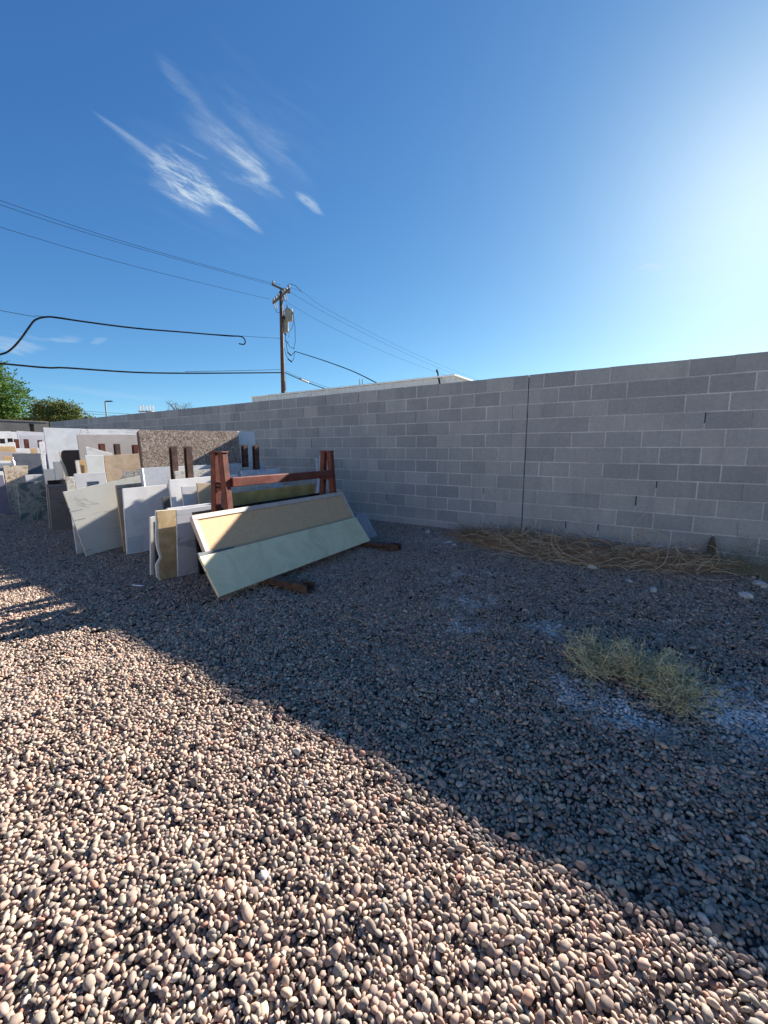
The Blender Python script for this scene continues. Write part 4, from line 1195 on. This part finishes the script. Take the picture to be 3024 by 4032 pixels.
# ------------------------------------------------------------------ loose rocks and things by the wall
ROCKS = [(-0.615, 4.945, .075, .05, .045, 'pale concrete lump at the edge of the brown twigs'), (-0.031, 4.446, .06, .045, .04, 'whitish rock on the gravel in front of the twig pile'),
         (0.648, 4.721, .085, .06, .055, 'largest pale rock lying near the right border'), (-0.228, 4.634, .04, .03, .025, 'small grey stone between the twig pile and whitish rock'),
         (0.814, 5.212, .11, .08, .06, 'grey lump half hidden in green weeds at the right border'), (-3.051, 5.63, .07, .05, .045, 'white plaster lump on gravel left of the twig pile'),
         (-2.48, 5.193, .12, .06, .035, 'flat grey-white slab fragment by the start of the twigs'), (-2.352, 5.1, .06, .04, .03, 'small pale chip next to the flat fragment'),
         (-2.226, 6.02, .06, .04, .05, 'white rag-like lump at the foot of the wall near the joint')]
for k, (x, y, a, b2, c_, lab) in enumerate(ROCKS):
    a, b2, c_ = a * .62, b2 * .62, c_ * .65
    vs, fs = blob((a, b2, c_), k + 40, 0.45, 2, 1.6)
    o = MB().add(vs, fs).build('rock', MAT['chalk'])
    o.location = (x, y, c_ * 0.5)
    o.rotation_euler = (0, 0, k * 1.3)
    tag(o, lab, 'rock', 'loose rocks near the wall')
st = MB()
rs = random.Random(3)
prev = None
vs, fs = blob((0.045, 0.035, 0.15), 77, 0.5, 3, 1.5)
st.add([v + Vector((0, 0, 0.11)) for v in vs], fs)
vs, fs = blob((0.10, 0.05, 0.03), 78, 0.5, 2, 1.5)
st.add([v + Vector((0.01, -0.02, 0.03)) for v in vs], fs)
o = st.build('stump', MAT['bark'])
o.location = (0.48, 6.06, 0)
tag(o, 'dark brown dead stump against the wall beside green weeds', 'stump')

# ------------------------------------------------------------------ plants


def leaf_mat(name, cols, trans=0.25):
    m, nt, b = new_mat(name, 0.7, 0.15)
    g = nd(nt, 'ShaderNodeNewGeometry')
    c = ramp(nt, g.outputs['Random Per Island'], [(i / (len(cols) - 1), q) for i, q in enumerate(cols)])
    nt.links.new(c, b.inputs['Base Color'])
    tr = nd(nt, 'ShaderNodeBsdfTranslucent', {0: c})
    mx = nd(nt, 'ShaderNodeMixShader', {0: trans, 1: b.outputs[0], 2: tr.outputs[0]})
    nt.links.new(mx.outputs[0], nt.nodes['Material Output'].inputs[0])
    MAT[name] = m


leaf_mat('saltleaf', [(0.24, 0.245, 0.12), (0.40, 0.39, 0.21), (0.54, 0.51, 0.30), (0.64, 0.60, 0.39)])
leaf_mat('weedleaf', [(0.13, 0.16, 0.07), (0.20, 0.22, 0.11), (0.27, 0.27, 0.14)])
leaf_mat('dryleaf', [(0.20, 0.11, 0.055), (0.30, 0.18, 0.09), (0.40, 0.26, 0.15)], 0.1)
leaf_mat('treeleaf', [(0.04, 0.085, 0.018), (0.06, 0.12, 0.025), (0.085, 0.16, 0.032), (0.12, 0.18, 0.045)], 0.4)
leaf_mat('shrubleaf', [(0.04, 0.07, 0.015), (0.08, 0.11, 0.025), (0.13, 0.15, 0.04), (0.19, 0.18, 0.06)], 0.3)
cloudy('twig', [(0.3, (0.27, 0.14, 0.07)), (0.55, (0.40, 0.23, 0.12)), (0.75, (0.52, 0.35, 0.20))], 3, 0.8)
cloudy('paletwig', [(0.3, (0.52, 0.38, 0.22)), (0.7, (0.74, 0.59, 0.39))], 3, 0.8)
cloudy('greenstem', [(0.3, (0.52, 0.47, 0.29)), (0.7, (0.70, 0.63, 0.43))], 6, 0.8)
cloudy('weedstem', [(0.3, (0.17, 0.17, 0.08)), (0.7, (0.30, 0.27, 0.15))], 6, 0.8)

rb = random.Random(21)


def wander(p, d, L, n, curl, grav=0.0, floor=None):
    p, d = Vector(p), Vector(d).normalized()
    out = [p.copy()]
    ax = Vector((rb.gauss(0, 1), rb.gauss(0, 1), rb.gauss(0, 1))).normalized()
    for i in range(n):
        d = (d + ax.cross(d) * curl + Vector((rb.gauss(0, .12), rb.gauss(0, .12), rb.gauss(0, .10))) + Vector((0, 0, -grav))).normalized()
        p = p + d * (L / n)
        if floor is not None and p.z < floor:
            p.z = floor + rb.random() * 0.01
            d.z = abs(d.z) * 0.3
        if p.y > WY - 0.012:
            p.y = WY - 0.012
        out.append(p.copy())
    return out


def leafq(mb, p, s, d=None):
    d = d or Vector((rb.gauss(0, 1), rb.gauss(0, 1), rb.gauss(0, 1))).normalized()
    u = d.cross(Vector((rb.gauss(0, 1), rb.gauss(0, 1), rb.gauss(0, 1)))).normalized()
    p = Vector(p)
    mb.add([p, p + d * s * .5 + u * s * .28, p + d * s, p + d * s * .5 - u * s * .28], [(0, 1, 2, 3)])


# cut, dried weeds heaped along the foot of the wall
tw, pt, lf = MB(), MB(), MB()
for k in range(1900):
    t = rb.random()
    x = -2.5 + 3.1 * t
    wmax = 0.18 + 0.95 * math.sin(math.pi * min(1, max(0.04, (t + 0.05) * 0.92))) ** 0.7
    y = 6.08 - rb.random() ** 0.85 * wmax
    hmax = 0.19 * math.sin(math.pi * min(1, (6.12 - y) / (wmax + .05) * 0.85 + 0.12)) * (0.4 + 0.6 * math.sin(math.pi * t))
    z = 0.012 + max(0, hmax) * rb.random()
    ang = rb.gauss(0.0, 0.75) + (math.pi if rb.random() < .5 else 0)
    d = (math.cos(ang), math.sin(ang) * .8, rb.uniform(-.05, .22))
    L = rb.uniform(0.12, 0.5)
    pts = wander((x, y, z), d, L, 7, rb.uniform(-.25, .25), 0.06, 0.012)
    if rb.random() < 0.24:
        pt.tube(pts, rb.uniform(.0024, .0042), .0014, 4, False)
    else:
        tw.tube(pts, rb.uniform(.0018, .0036), .0012, 3, False)
    if rb.random() < .5:
        tw.tube(wander(pts[3], (rb.gauss(0, 1), rb.gauss(0, 1), rb.uniform(0, .5)), L * .35, 4, .2, .05, .012), .0014, .0007, 3, False)
    for q in range(2):
        leafq(lf, pts[rb.randrange(len(pts))] + Vector((rb.gauss(0, .01), rb.gauss(0, .01), rb.gauss(0, .006))), rb.uniform(.006, .016))
for k in range(150):       # longer arching pale stems
    x = rb.uniform(-2.3, 0.45)
    y = 6.0 - rb.uniform(.1, 1.15) * (.45 + .55 * math.sin(math.pi * min(1, max(0, (x + 2.5) / 3.2))))
    pts = wander((x, y, .03), (rb.choice((-1, 1)), rb.gauss(0, .5), rb.uniform(.2, .8)), rb.uniform(.3, .8), 12, rb.uniform(.12, .34), .10, .014)
    pt.tube(pts, rb.uniform(.0026, .0044), .0018, 5, False)
br = empty('dry_brush', (-1.0, 5.6, 0))
tag(br, 'heap of dry brown cut weed stems along the wall foot', 'dry brush', kind='stuff')
for nm_, mb, mt in (('stems', tw, 'twig'), ('pale_stems', pt, 'paletwig'), ('dead_leaves', lf, 'dryleaf')):
    o = mb.build(nm_, MAT[mt], br)
    o.location = (1.0, -5.6, 0)


def weed(name, label, cat, centres, nst, h, leaf, smat, lmat, spread, lsize, group=None, mat_stem_r=.0016, ldens=9, sub=3):
    stem, lv = MB(), MB()
    for k in range(nst):
        cx, cy_ = centres[k % len(centres)]
        a = rb.uniform(0, 2 * math.pi)
        s = rb.random() ** .6
        d = Vector((math.cos(a) * spread * s, math.sin(a) * spread * s, rb.uniform(.35, 1.0)))
        pts = wander((cx + rb.gauss(0, .03), cy_ + rb.gauss(0, .03), .0), d, h * rb.uniform(.5, 1.1), 6, rb.uniform(-.15, .15), .05, .012)
        stem.tube(pts, mat_stem_r, mat_stem_r * .5, 3, False)
        for q in range(sub):
            b0 = pts[rb.randrange(2, len(pts))]
            dd = Vector((rb.gauss(0, 1), rb.gauss(0, 1), rb.uniform(-.1, .9)))
            p2 = wander(b0, dd, h * rb.uniform(.15, .4), 4, rb.uniform(-.3, .3), .02, .012)
            stem.tube(p2, mat_stem_r * .6, mat_stem_r * .3, 3, False)
            for w in range(ldens):
                leafq(lv, p2[rb.randrange(1, 5)] + Vector((rb.gauss(0, .006), rb.gauss(0, .006), rb.gauss(0, .006))), lsize * rb.uniform(.6, 1.4))
    r0 = empty(name, (*centres[0], 0))
    tag(r0, label, cat, group)
    for nm_, mb, mt in (('stems', stem, smat), ('leaves', lv, lmat)):
        o = mb.build(nm_, MAT[mt], r0)
        o.location = (-centres[0][0], -centres[0][1], 0)
    return r0


weed('saltbush', 'low straggly pale green weed growing from the shaded gravel', 'weed', [(-.03, 2.62), (.0, 2.6), (-.1, 2.66), (.05, 2.56), (-.2, 2.70), (-.26, 2.66), (.12, 2.50), (.14, 2.56), (-.30, 2.74), (.08, 2.80), (-.26, 2.55)],
     250, .23, 8, 'greenstem', 'saltleaf', 1.3, .014, None, .0026, 6, 5)
weed('wall_weed', 'thin green weed growing at the dark control joint', 'weed', [(-1.75, 6.02), (-1.9, 5.98), (-1.6, 6.0), (-1.45, 5.95), (-2.05, 5.95)], 110, .24, 6, 'weedstem', 'weedleaf', .8, .009, 'green weeds at the wall foot', .0014, 7, 4)
weed('wall_weed', 'tangled green weed at the wall foot beyond the dark stump', 'weed', [(.62, 6.0), (.8, 5.9), (.95, 5.8), (1.1, 5.7), (.7, 5.6), (1.25, 5.9), (.9, 5.45), (1.4, 5.6), (.5, 5.55)], 150, .40, 6, 'weedstem', 'weedleaf', 1.0, .009, 'green weeds at the wall foot', .0016, 6, 4)

# a few dry stalks lying loose on the gravel
for k, (x, y, a, L, lab) in enumerate([(-0.55, 4.05, .4, .3, 'thin dry stalk on gravel before the twig pile'), (-0.42, 3.55, -.3, .28, 'forked dry stalk on gravel behind the saltbush'), (0.75, 1.9, .9, .22, 'dry twig on shaded gravel at the right border'),
                                       (-2.0, 2.35, .2, .3, 'pale grass stalk on gravel in front of the rail end')]):
    mb = MB()
    p_ = wander((x, y, .022), (math.cos(a), math.sin(a), .02), L, 7, .12, .03, .018)
    mb.tube(p_, .0022, .001, 5, False)
    mb.tube(wander(p_[3], (math.cos(a + .9), math.sin(a + .9), .1), L * .4, 4, .1, .03, .018), .0015, .0008, 4, False)
    tag(mb.build('dry_stalk', MAT['paletwig']), lab, 'stalk', 'dry stalks on the gravel')

# ------------------------------------------------------------------ trees beyond the yard


def tree(name, label, base, h, clumps, nleaf, ls, lmat, trunk_r, frond=False):
    r0 = empty(name, base)
    tag(r0, label, 'tree')
    t_ = MB()
    top = Vector((0, 0, h * .45))
    t_.tube([(0, 0, -.2), (0.05, 0.02, h * .2), top], trunk_r, trunk_r * .7, 8)
    for (c_, rad) in clumps:
        c_ = Vector(c_)
        mid_ = (top + c_) / 2 + Vector((rb.gauss(0, .15), rb.gauss(0, .15), .1))
        t_.tube([top - Vector((0, 0, .3)), mid_, c_], trunk_r * .5, trunk_r * .12, 6)
        for q in range(5):
            e = c_ + Vector((rb.gauss(0, .6) * rad[0], rb.gauss(0, .6) * rad[1], rb.gauss(0, .6) * rad[2]))
            t_.tube([mid_, (mid_ + e) / 2 + Vector((0, 0, .08)), e], trunk_r * .16, trunk_r * .05, 4, False)
    t_.build('trunk', MAT['bark'], r0, True)
    lv = MB()
    tw_ = sum(r[0] * r[2] for _, r in clumps)
    for (c_, rad) in clumps:
        n = int(nleaf * rad[0] * rad[2] / tw_)
        c_ = Vector(c_)
        for q in range(n // 12):
            while True:
                v = Vector((rb.uniform(-1, 1), rb.uniform(-1, 1), rb.uniform(-1, 1)))
                if 0.3 < v.length < 1 + .15 * rb.gauss(0, 1):
                    break
            cc = c_ + Vector((v.x * rad[0], v.y * rad[1], v.z * rad[2]))
            if frond:
                d = (v + Vector((rb.gauss(0, .5), rb.gauss(0, .5), rb.uniform(-.9, .1)))).normalized()
                for w in range(12):
                    leafq(lv, cc + d * (w * ls * .32) + Vector((rb.gauss(0, ls * .12),) * 3), ls * rb.uniform(.6, 1.1), (d + Vector((rb.gauss(0, .7), rb.gauss(0, .7), rb.gauss(0, .7)))).normalized())
            else:
                for w in range(12):
                    leafq(lv, cc + Vector((rb.gauss(0, ls * .8), rb.gauss(0, ls * .8), rb.gauss(0, ls * .6))), ls * rb.uniform(.6, 1.2))
    lv.build('crown', MAT[lmat], r0)
    return r0


tree('feathery_tree', 'tall bright green feathery tree at the left border', (-41.8, 8.1, 0), 8.2,
     [((0.3, 0.2, 6.0), (2.0, 2.0, 1.6)), ((1.9, 1.4, 5.0), (1.5, 1.5, 1.2)), ((-1.2, -.8, 5.6), (1.8, 1.8, 1.5)), ((2.3, 1.6, 3.7), (.9, .9, .5)), ((1.2, 1.0, 4.0), (1.3, 1.3, .8)), ((.6, .5, 7.0), (1.2, 1.2, .7))], 30000, .20, 'treeleaf', .2, True)
tree('bushy_tree', 'rounded yellow-green tree above the end wall', (-36.2, 11.45, 0.15), 5.0,
     [((-.45, -.25, 3.9), (.85, .85, .75)), ((.75, .55, 3.7), (.85, .85, .75)), ((0.1, 0, 3.1), (1.6, 1.5, .7)), ((-1.35, -.8, 2.9), (.8, .8, .5)), ((1.7, 1.1, 3.0), (.7, .7, .45))], 15000, .14, 'shrubleaf', .16)
tree('bushy_tree', 'low yellow-green bush top at the left border under the feathery tree', (-38.6, 9.75, 0), 3.8,
     [((0, 0, 2.9), (1.0, 1.0, .7)), ((-.9, -.6, 2.8), (.9, .9, .6))], 3500, .14, 'shrubleaf', .12)
bt = empty('bare_tree', (-58, 33, 0))
tag(bt, 'small bare tree far behind the wall top', 'tree')
t_ = MB()
t_.tube([(0, 0, 0), (0, 0, 5.5)], .18, .1, 6)
for k in range(60):
    a = rb.uniform(0, 2 * math.pi)
    s = rb.uniform(.3, 1)
    p0 = Vector((0, 0, rb.uniform(4.8, 5.6)))
    p1 = p0 + Vector((math.cos(a) * s * 1.6, math.sin(a) * s * 1.6, rb.uniform(.6, 2.2)))
    t_.tube([p0, (p0 + p1) / 2 + Vector((0, 0, .3)), p1], .05, .02, 4, False)
    for q in range(3):
        t_.tube([p1, p1 + Vector((rb.gauss(0, .4), rb.gauss(0, .4), rb.uniform(.1, .5)))], .02, .012, 3, False)
t_.build('branches', MAT['bark'], bt)

# ------------------------------------------------------------------ buildings behind
bd = empty('metal_building', (-11.3, 13, 0))
tag(bd, 'low white metal building with flat fascia behind the block wall', 'building')
MB().box((0, 3.0, 1.75), (10.1, 5.8, 3.5)).build('wall', MAT['fascia'], bd)
fa = MB()
fa.box((0, 0, 3.52), (10.35, 0.10, 0.30), bev=0.01)
fa.build('fascia', MAT['fascia'], bd)
MB().box((0, -0.02, 3.70), (10.45, 0.18, 0.05), bev=0.01).build('roof_edge', MAT['white'], bd)
MB().box((5.13, 3.0, 3.52), (0.10, 5.9, 0.30), bev=0.01).build('fascia', MAT['fascia'], bd)
MB().box((5.14, 3.0, 3.70), (0.18, 5.9, 0.05), bev=0.01).build('roof_edge', MAT['white'], bd)
for k in range(50):
    MB().box((-5.05 + k * 0.206, -0.055, 3.51), (0.035, 0.018, 0.27)).build('rib', MAT['fascia'], bd)
MB().box((-1.9, 3.2, 3.84), (6.2, 4.6, 0.16), bev=0.02).build('upper_roof', MAT['roofgreen'], bd)
MB().box((1.3, 3.4, 3.87), (1.9, 3.0, 0.3), bev=0.02).build('roof_unit', MAT['white'], bd)
for x in (-0.35, -0.2):
    MB().tube([(x, 2.0, 3.9), (x, 2.0, 4.35)], .02, n=6).build('vent_pipe', MAT['metalgrey'], bd)
# unseen building added behind the camera to bounce warm sunlight onto the wall
wh = empty('bounce_building', (-6, -14, 0))
tag(wh, 'unseen tan stucco building added behind the camera to bounce light', 'building')
MB().box((0, -4, 2.2), (46, 8, 4.4)).build('wall', MAT['stucco'], wh)
MB().box((0, -4, 4.45), (46.3, 8.3, .14), bev=.02).build('roof_edge', MAT['fascia'], wh)
for x in (-18, -11, 7, 14):
    d_ = MB().box((x, .03, 1.7), (3.6, .08, 3.4)).build('roller_door', MAT['metalgrey'], wh)
    for k in range(8):
        MB().box((x, .08, .22 + k * .42), (3.5, .03, .36), bev=.008).build('door_slat', MAT['metalgrey'], d_)
ms = empty('service_mast', (-6.62, 12.92, 3.4))
tag(ms, 'short dark leaning mast on the edge of the metal building', 'mast')
MB().tube([(0.0, 0, 0), (-0.05, 0, .25), (-.10, 0, .47)], .03, .025, 8).build('pipe', MAT['darksteel'], ms)
MB().tube([(-.10, 0, .45), (-.13, 0, .50), (-.11, -.03, .53)], .035, .03, 8).build('weatherhead', MAT['darksteel'], ms)
MB().bar((0.16, 0, 0.08), (-0.07, 0, .36), .025, .012).build('brace', MAT['cablewhite'], ms)
wb = empty('white_building', (-52, 16, 0))
tag(wb, 'pale building far behind the trees at the left border', 'building')
MB().box((0, 0, 1.95), (6, 14, 3.9)).build('wall', MAT['farwhite'], wb)
MB().box((0, 0, 3.95), (6.2, 14.2, .12)).build('roof_edge', MAT['white'], wb)
for y in (-5, -2, 1, 4):
    MB().box((3.02, y, 2.3), (.06, 1.2, 1.1)).build('window', MAT['slategrey'], wb)
an = empty('antenna_mast', (-61, 30, 0))
tag(an, 'distant white cell antenna cluster above the wall top', 'antenna')
MB().tube([(0, 0, 0), (0, 0, 6.6)], .15, .12, 8).build('pole', MAT['metalgrey'], an)
for k in range(5):
    MB().box((-.75 + .38 * k, .26 * (k - 2), 6.75 + .1 * (k % 2)), (.18, .14, 1.0)).build('panel_antenna', MAT['white'], an)
MB().box((0, 0, 6.45), (1.9, .9, .12), Matrix.Rotation(.6, 3, 'Z')).build('platform', MAT['metalgrey'], an)
lp = empty('lamp_post', (-44.3, 18.05, 0))
tag(lp, 'thin grey parking lot lamp post above the wall top', 'lamp post')
MB().tube([(0, 0, 0), (0, 0, 5.7)], .09, .07, 8).build('pole', MAT['metalgrey'], lp)
MB().box((.33, .2, 5.72), (.62, .22, .10), Matrix.Rotation(.55, 3, 'Z'), bev=.02).build('lamp_head', MAT['darksteel'], lp)

# ------------------------------------------------------------------ utility pole and wires
up_ = empty('utility_pole', (-22, 20, 0))
tag(up_, 'brown wooden utility pole with crossarms and two transformers', 'utility pole')
MB().tube([(-.2, 0, 0), (-.1, 0, 6), (0, 0, 11.5)], .17, .105, 12).build('pole', MAT['polewood'], up_, True)
MB().bar((-1.16, .33, 11.08), (1.18, -.33, 11.30), .10, .12).build('crossarm', MAT['bark'], up_)
MB().bar((-.15, -.6, 11.78), (.18, .62, 11.56), .10, .10).build('upper_arm', MAT['bark'], up_)
MB().bar((0.02, 0, 11.3), (0.0, 0, 11.7), .05, .05).build('ridge_pin', MAT['darksteel'], up_)
MB().bar((.10, -.05, 10.6), (.42, -.13, 11.2), .03, .05).build('arm_brace', MAT['darksteel'], up_)


def insulator(x, y, z, s=1.0):
    MB().lathe([(.03 * s, 0), (.075 * s, .02 * s), (.05 * s, .07 * s), (.08 * s, .09 * s), (.05 * s, .15 * s), (.07 * s, .17 * s), (.03 * s, .24 * s)], (x, y, z), 10).build('insulator', MAT['metalgrey'], up_, True)


for (x, y, z) in ((-.35, .1, 11.22), (-.75, .21, 11.18), (-1.08, .31, 11.14), (1.10, -.31, 11.36), (.45, -.12, 11.3)):
    insulator(x, y, z)
insulator(-.13, -.5, 11.8)
insulator(.1, .4, 11.62)
for (x, y, z) in ((-.85, .24, 10.98), (.58, -.16, 11.15)):
    fc = MB()
    fc.bar((x - .12, y, z), (x + .02, y, z - .38), .05, .05)
    fc.bar((x + .08, y, z + .02), (x + .2, y, z - .34), .03, .03)
    fc.bar((x + .02, y, z - .38), (x + .2, y, z - .34), .025, .025)
    fc.build('fuse_cutout', MAT['metalgrey'], up_)
prof = lambda r, h: [(r * .8, 0), (r * .97, .02), (r, .05), (r, h - .06), (r * 1.06, h - .05), (r * 1.06, h), (r * .7, h + .05), (0.02, h + .07)]
tr1 = MB().lathe(prof(.25, .70), (.41, .25, 9.66), 18).build('transformer', MAT['transformer'], up_, True)
MB().lathe([(.05, 0), (.07, .03), (.04, .07), (.06, .1), (.03, .17), (.02, .3)], (.33, .2, 10.40), 8).build('bushing', MAT['darksteel'], tr1, True)
MB().box((.64, .38, 10.15), (.09, .09, .09)).build('terminal', MAT['darksteel'], tr1)
tr2 = MB().lathe(prof(.26, 1.0), (-.12, .36, 9.06), 18).build('transformer', MAT['transformer'], up_, True)
MB().lathe([(.05, 0), (.07, .03), (.04, .07), (.06, .1), (.03, .17), (.02, .3)], (-.2, .36, 10.1), 8).build('bushing', MAT['darksteel'], tr2, True)
MB().box((.2, .1, 9.85), (.3, .08, .1)).build('bracket', MAT['darksteel'], up_)
MB().box((.12, -.08, 5.5), (.16, .14, .62), bev=.02).build('riser_box', MAT['rustdark'], up_)
MB().tube([(.3, -.1, 3.8), (.28, -.1, 5.3), (.2, -.1, 6.3)], .02, n=5).build('riser_conduit', MAT['cablewhite'], up_)
for k, pts in enumerate((
        [(.66, .38, 10.1), (.66, .38, 9.5), (.58, .3, 9.15), (.44, .2, 9.0), (.42, .15, 8.6)],
        [(.68, .38, 10.1), (.9, .3, 9.2), (1.2, 0, 8.2), (1.45, -.4, 7.62)],
        [(.48, -.2, 8.9), (.55, -.2, 8.3), (1.0, -.3, 7.85), (1.5, -.4, 7.65)],
        [(.2, 0, 8.45), (.45, -.1, 8.3), (.8, -.2, 8.15)],
        [(.5, -.2, 8.8), (.56, -.2, 8.1), (.7, -.25, 7.65), (.95, -.3, 7.35), (1.2, -.35, 7.3), (1.65, -.5, 7.45)],
        [(.15, 0, 7.95), (.4, -.1, 7.45), (.8, -.2, 7.05), (1.1, -.3, 6.93), (1.4, -.4, 7.0), (1.65, -.5, 7.45)],
        [(-.85, .24, 10.6), (-.7, .2, 10.4), (-.4, .1, 10.3), (-.1, .4, 10.4)],
        [(.58, -.16, 10.85), (.5, -.4, 10.7)],
        [(.8, -.2, 11.6), (1.2, -.3, 11.62), (1.6, -.2, 11.45), (1.7, .2, 11.2)])):
    MB().tube(pts, .016, n=5).build('jumper_wire', MAT['wire'], up_)
for (x, y, z) in ((.5, -.2, 8.72), (.82, -.26, 7.48), (1.0, -.28, 7.36), (.75, -.19, 7.1), (1.0, -.26, 6.96)):
    MB().bar((x - .08, y, z + .06), (x + .08, y, z - .06), .06, .06).build('splice', MAT['wire'], up_)


def wire(label, pts, r, mat='wire', grp='overhead wires on the utility pole', name='power_line'):
    # smooth the polyline
    P = [Vector(p) for p in pts]
    out = []
    for i in range(len(P) - 1):
        p0, p1, p2, p3 = P[max(i - 1, 0)], P[i], P[i + 1], P[min(i + 2, len(P) - 1)]
        for t in (0, .2, .4, .6, .8):
            out.append(0.5 * ((2 * p1) + (p2 - p0) * t + (2 * p0 - 5 * p1 + 4 * p2 - p3) * t * t + (3 * p1 - p0 - 3 * p2 + p3) * t ** 3))
    out.append(P[-1])
    o = MB().tube(out, r, n=5).build(name, MAT[mat])
    return tag(o, label, 'wire', grp)


X = -22
wire('uppermost power line rising to the left from the pole top', [(X, -6, 10.9), (X, 0, 10.75), (X, 6, 10.71), (X, 10.9, 10.94), (X, 17.9, 11.63), (X, 20, 11.9)], .0085, 'wire')
wire('second power line just under the uppermost on the left', [(X, -6, 10.75), (X, 0, 10.6), (X, 6, 10.55), (X, 10.9, 10.84), (X, 17.9, 11.54), (X, 19.6, 11.73)], .0085, 'wire')
wire('third power line left of the pole, below the close pair', [(X - .9, -6, 10.1), (X - .9, 0, 9.95), (X - .9, 6.15, 10.07), (X - .95, 11.3, 10.34), (X - 1.0, 18.6, 11.05), (X - 1.05, 20, 11.25)], .0085, 'wire')
wire('uppermost thin line descending right of the pole', [(X + .5, 20.4, 11.75), (X + .2, 22, 11.9), (X, 24.8, 11.52), (X, 35, 10.8), (X, 49.3, 10.4), (X, 70, 10.4)], .008, 'wire')
wire('second thin line descending right of the pole', [(X + .3, 19.9, 11.65), (X, 24.8, 11.19), (X, 35, 10.45), (X, 48.8, 10.01), (X, 70, 10.0)], .008, 'wire')
wire('lowest thin line descending right of the pole', [(X + .1, 20.2, 10.95), (X, 24.8, 10.39), (X, 34, 9.8), (X, 44.1, 9.62), (X, 70, 9.6)], .008, 'wire')
wire('thin messenger wire carrying the looped black cable', [(X, -4, 6.5), (X, 5.6, 6.63), (X, 7, 6.75), (X, 10.6, 7.1), (X, 16.7, 8.03), (X, 19.9, 8.55)], .010)
wire('thick black cable with a loose loop and hooked end', [(X, 4.7, 4.7), (X, 5.41, 4.96), (X, 5.74, 5.19), (X, 6.1, 5.66), (X, 6.42, 6.18), (X, 6.67, 6.54), (X, 7.03, 6.74), (X, 7.45, 6.82), (X, 8.44, 6.89), (X, 10.58, 7.1), (X, 13.17, 7.47), (X, 15.76, 7.84), (X, 16.7, 8.0), (X, 16.99, 7.84), (X, 16.92, 7.6), (X, 16.55, 7.56)], .038, name='cable')
wire('thick black cable running level to the lower part of the pole', [(X, -4, 4.4), (X, 5.7, 4.63), (X, 7.6, 4.79), (X, 10.4, 5.01), (X, 13, 5.34), (X, 16.2, 5.81), (X, 19.85, 6.36)], .038, name='cable')
wire('thin wire meeting the pole just above the level cable', [(X, 13, 5.42), (X, 17.5, 6.16), (X, 19.9, 6.58)], .012)
wire('cable with pale splice case descending right of the pole', [(X, 20, 6.42), (X, 20.95, 6.24), (X, 22.4, 6.0), (X, 24.5, 5.77), (X, 29, 5.5)], .032, name='cable')
wire('thin strand above the cable with the splice case', [(X, 20, 6.56), (X, 21.5, 6.26), (X, 24.7, 5.9), (X, 29, 5.6)], .011)
o = MB().tube([(X, 21.5, 6.17), (X, 21.6, 6.15), (X, 22.2, 6.05), (X, 22.3, 6.03)], .07, n=8).build('splice_case', MAT['metalgrey'], None, True)
tag(o, 'pale cylindrical splice case on the descending cable', 'splice case')
wire('service cable dropping from the pole to the metal building', [(-20.35, 19.5, 7.45), (-17.4, 18.2, 6.5), (-15.1, 17, 5.75), (-12.7, 16, 4.9), (-10.5, 15, 4.0)], .024, name='cable')
for k, (z, y) in enumerate(((6.2, 0), (5.9, 1.5), (5.5, .4))):
    wire(['highest of three distant wires behind the lamp post', 'middle one of three distant wires behind the lamp post', 'lowest of three distant wires behind the lamp post'][k],
         [(-60, 8 + y, z), (-60, 18 + y, z - .25), (-60, 30 + y, z - .3), (-60, 45, z + .1)], .02, 'wire', 'distant wires behind the lamp post')
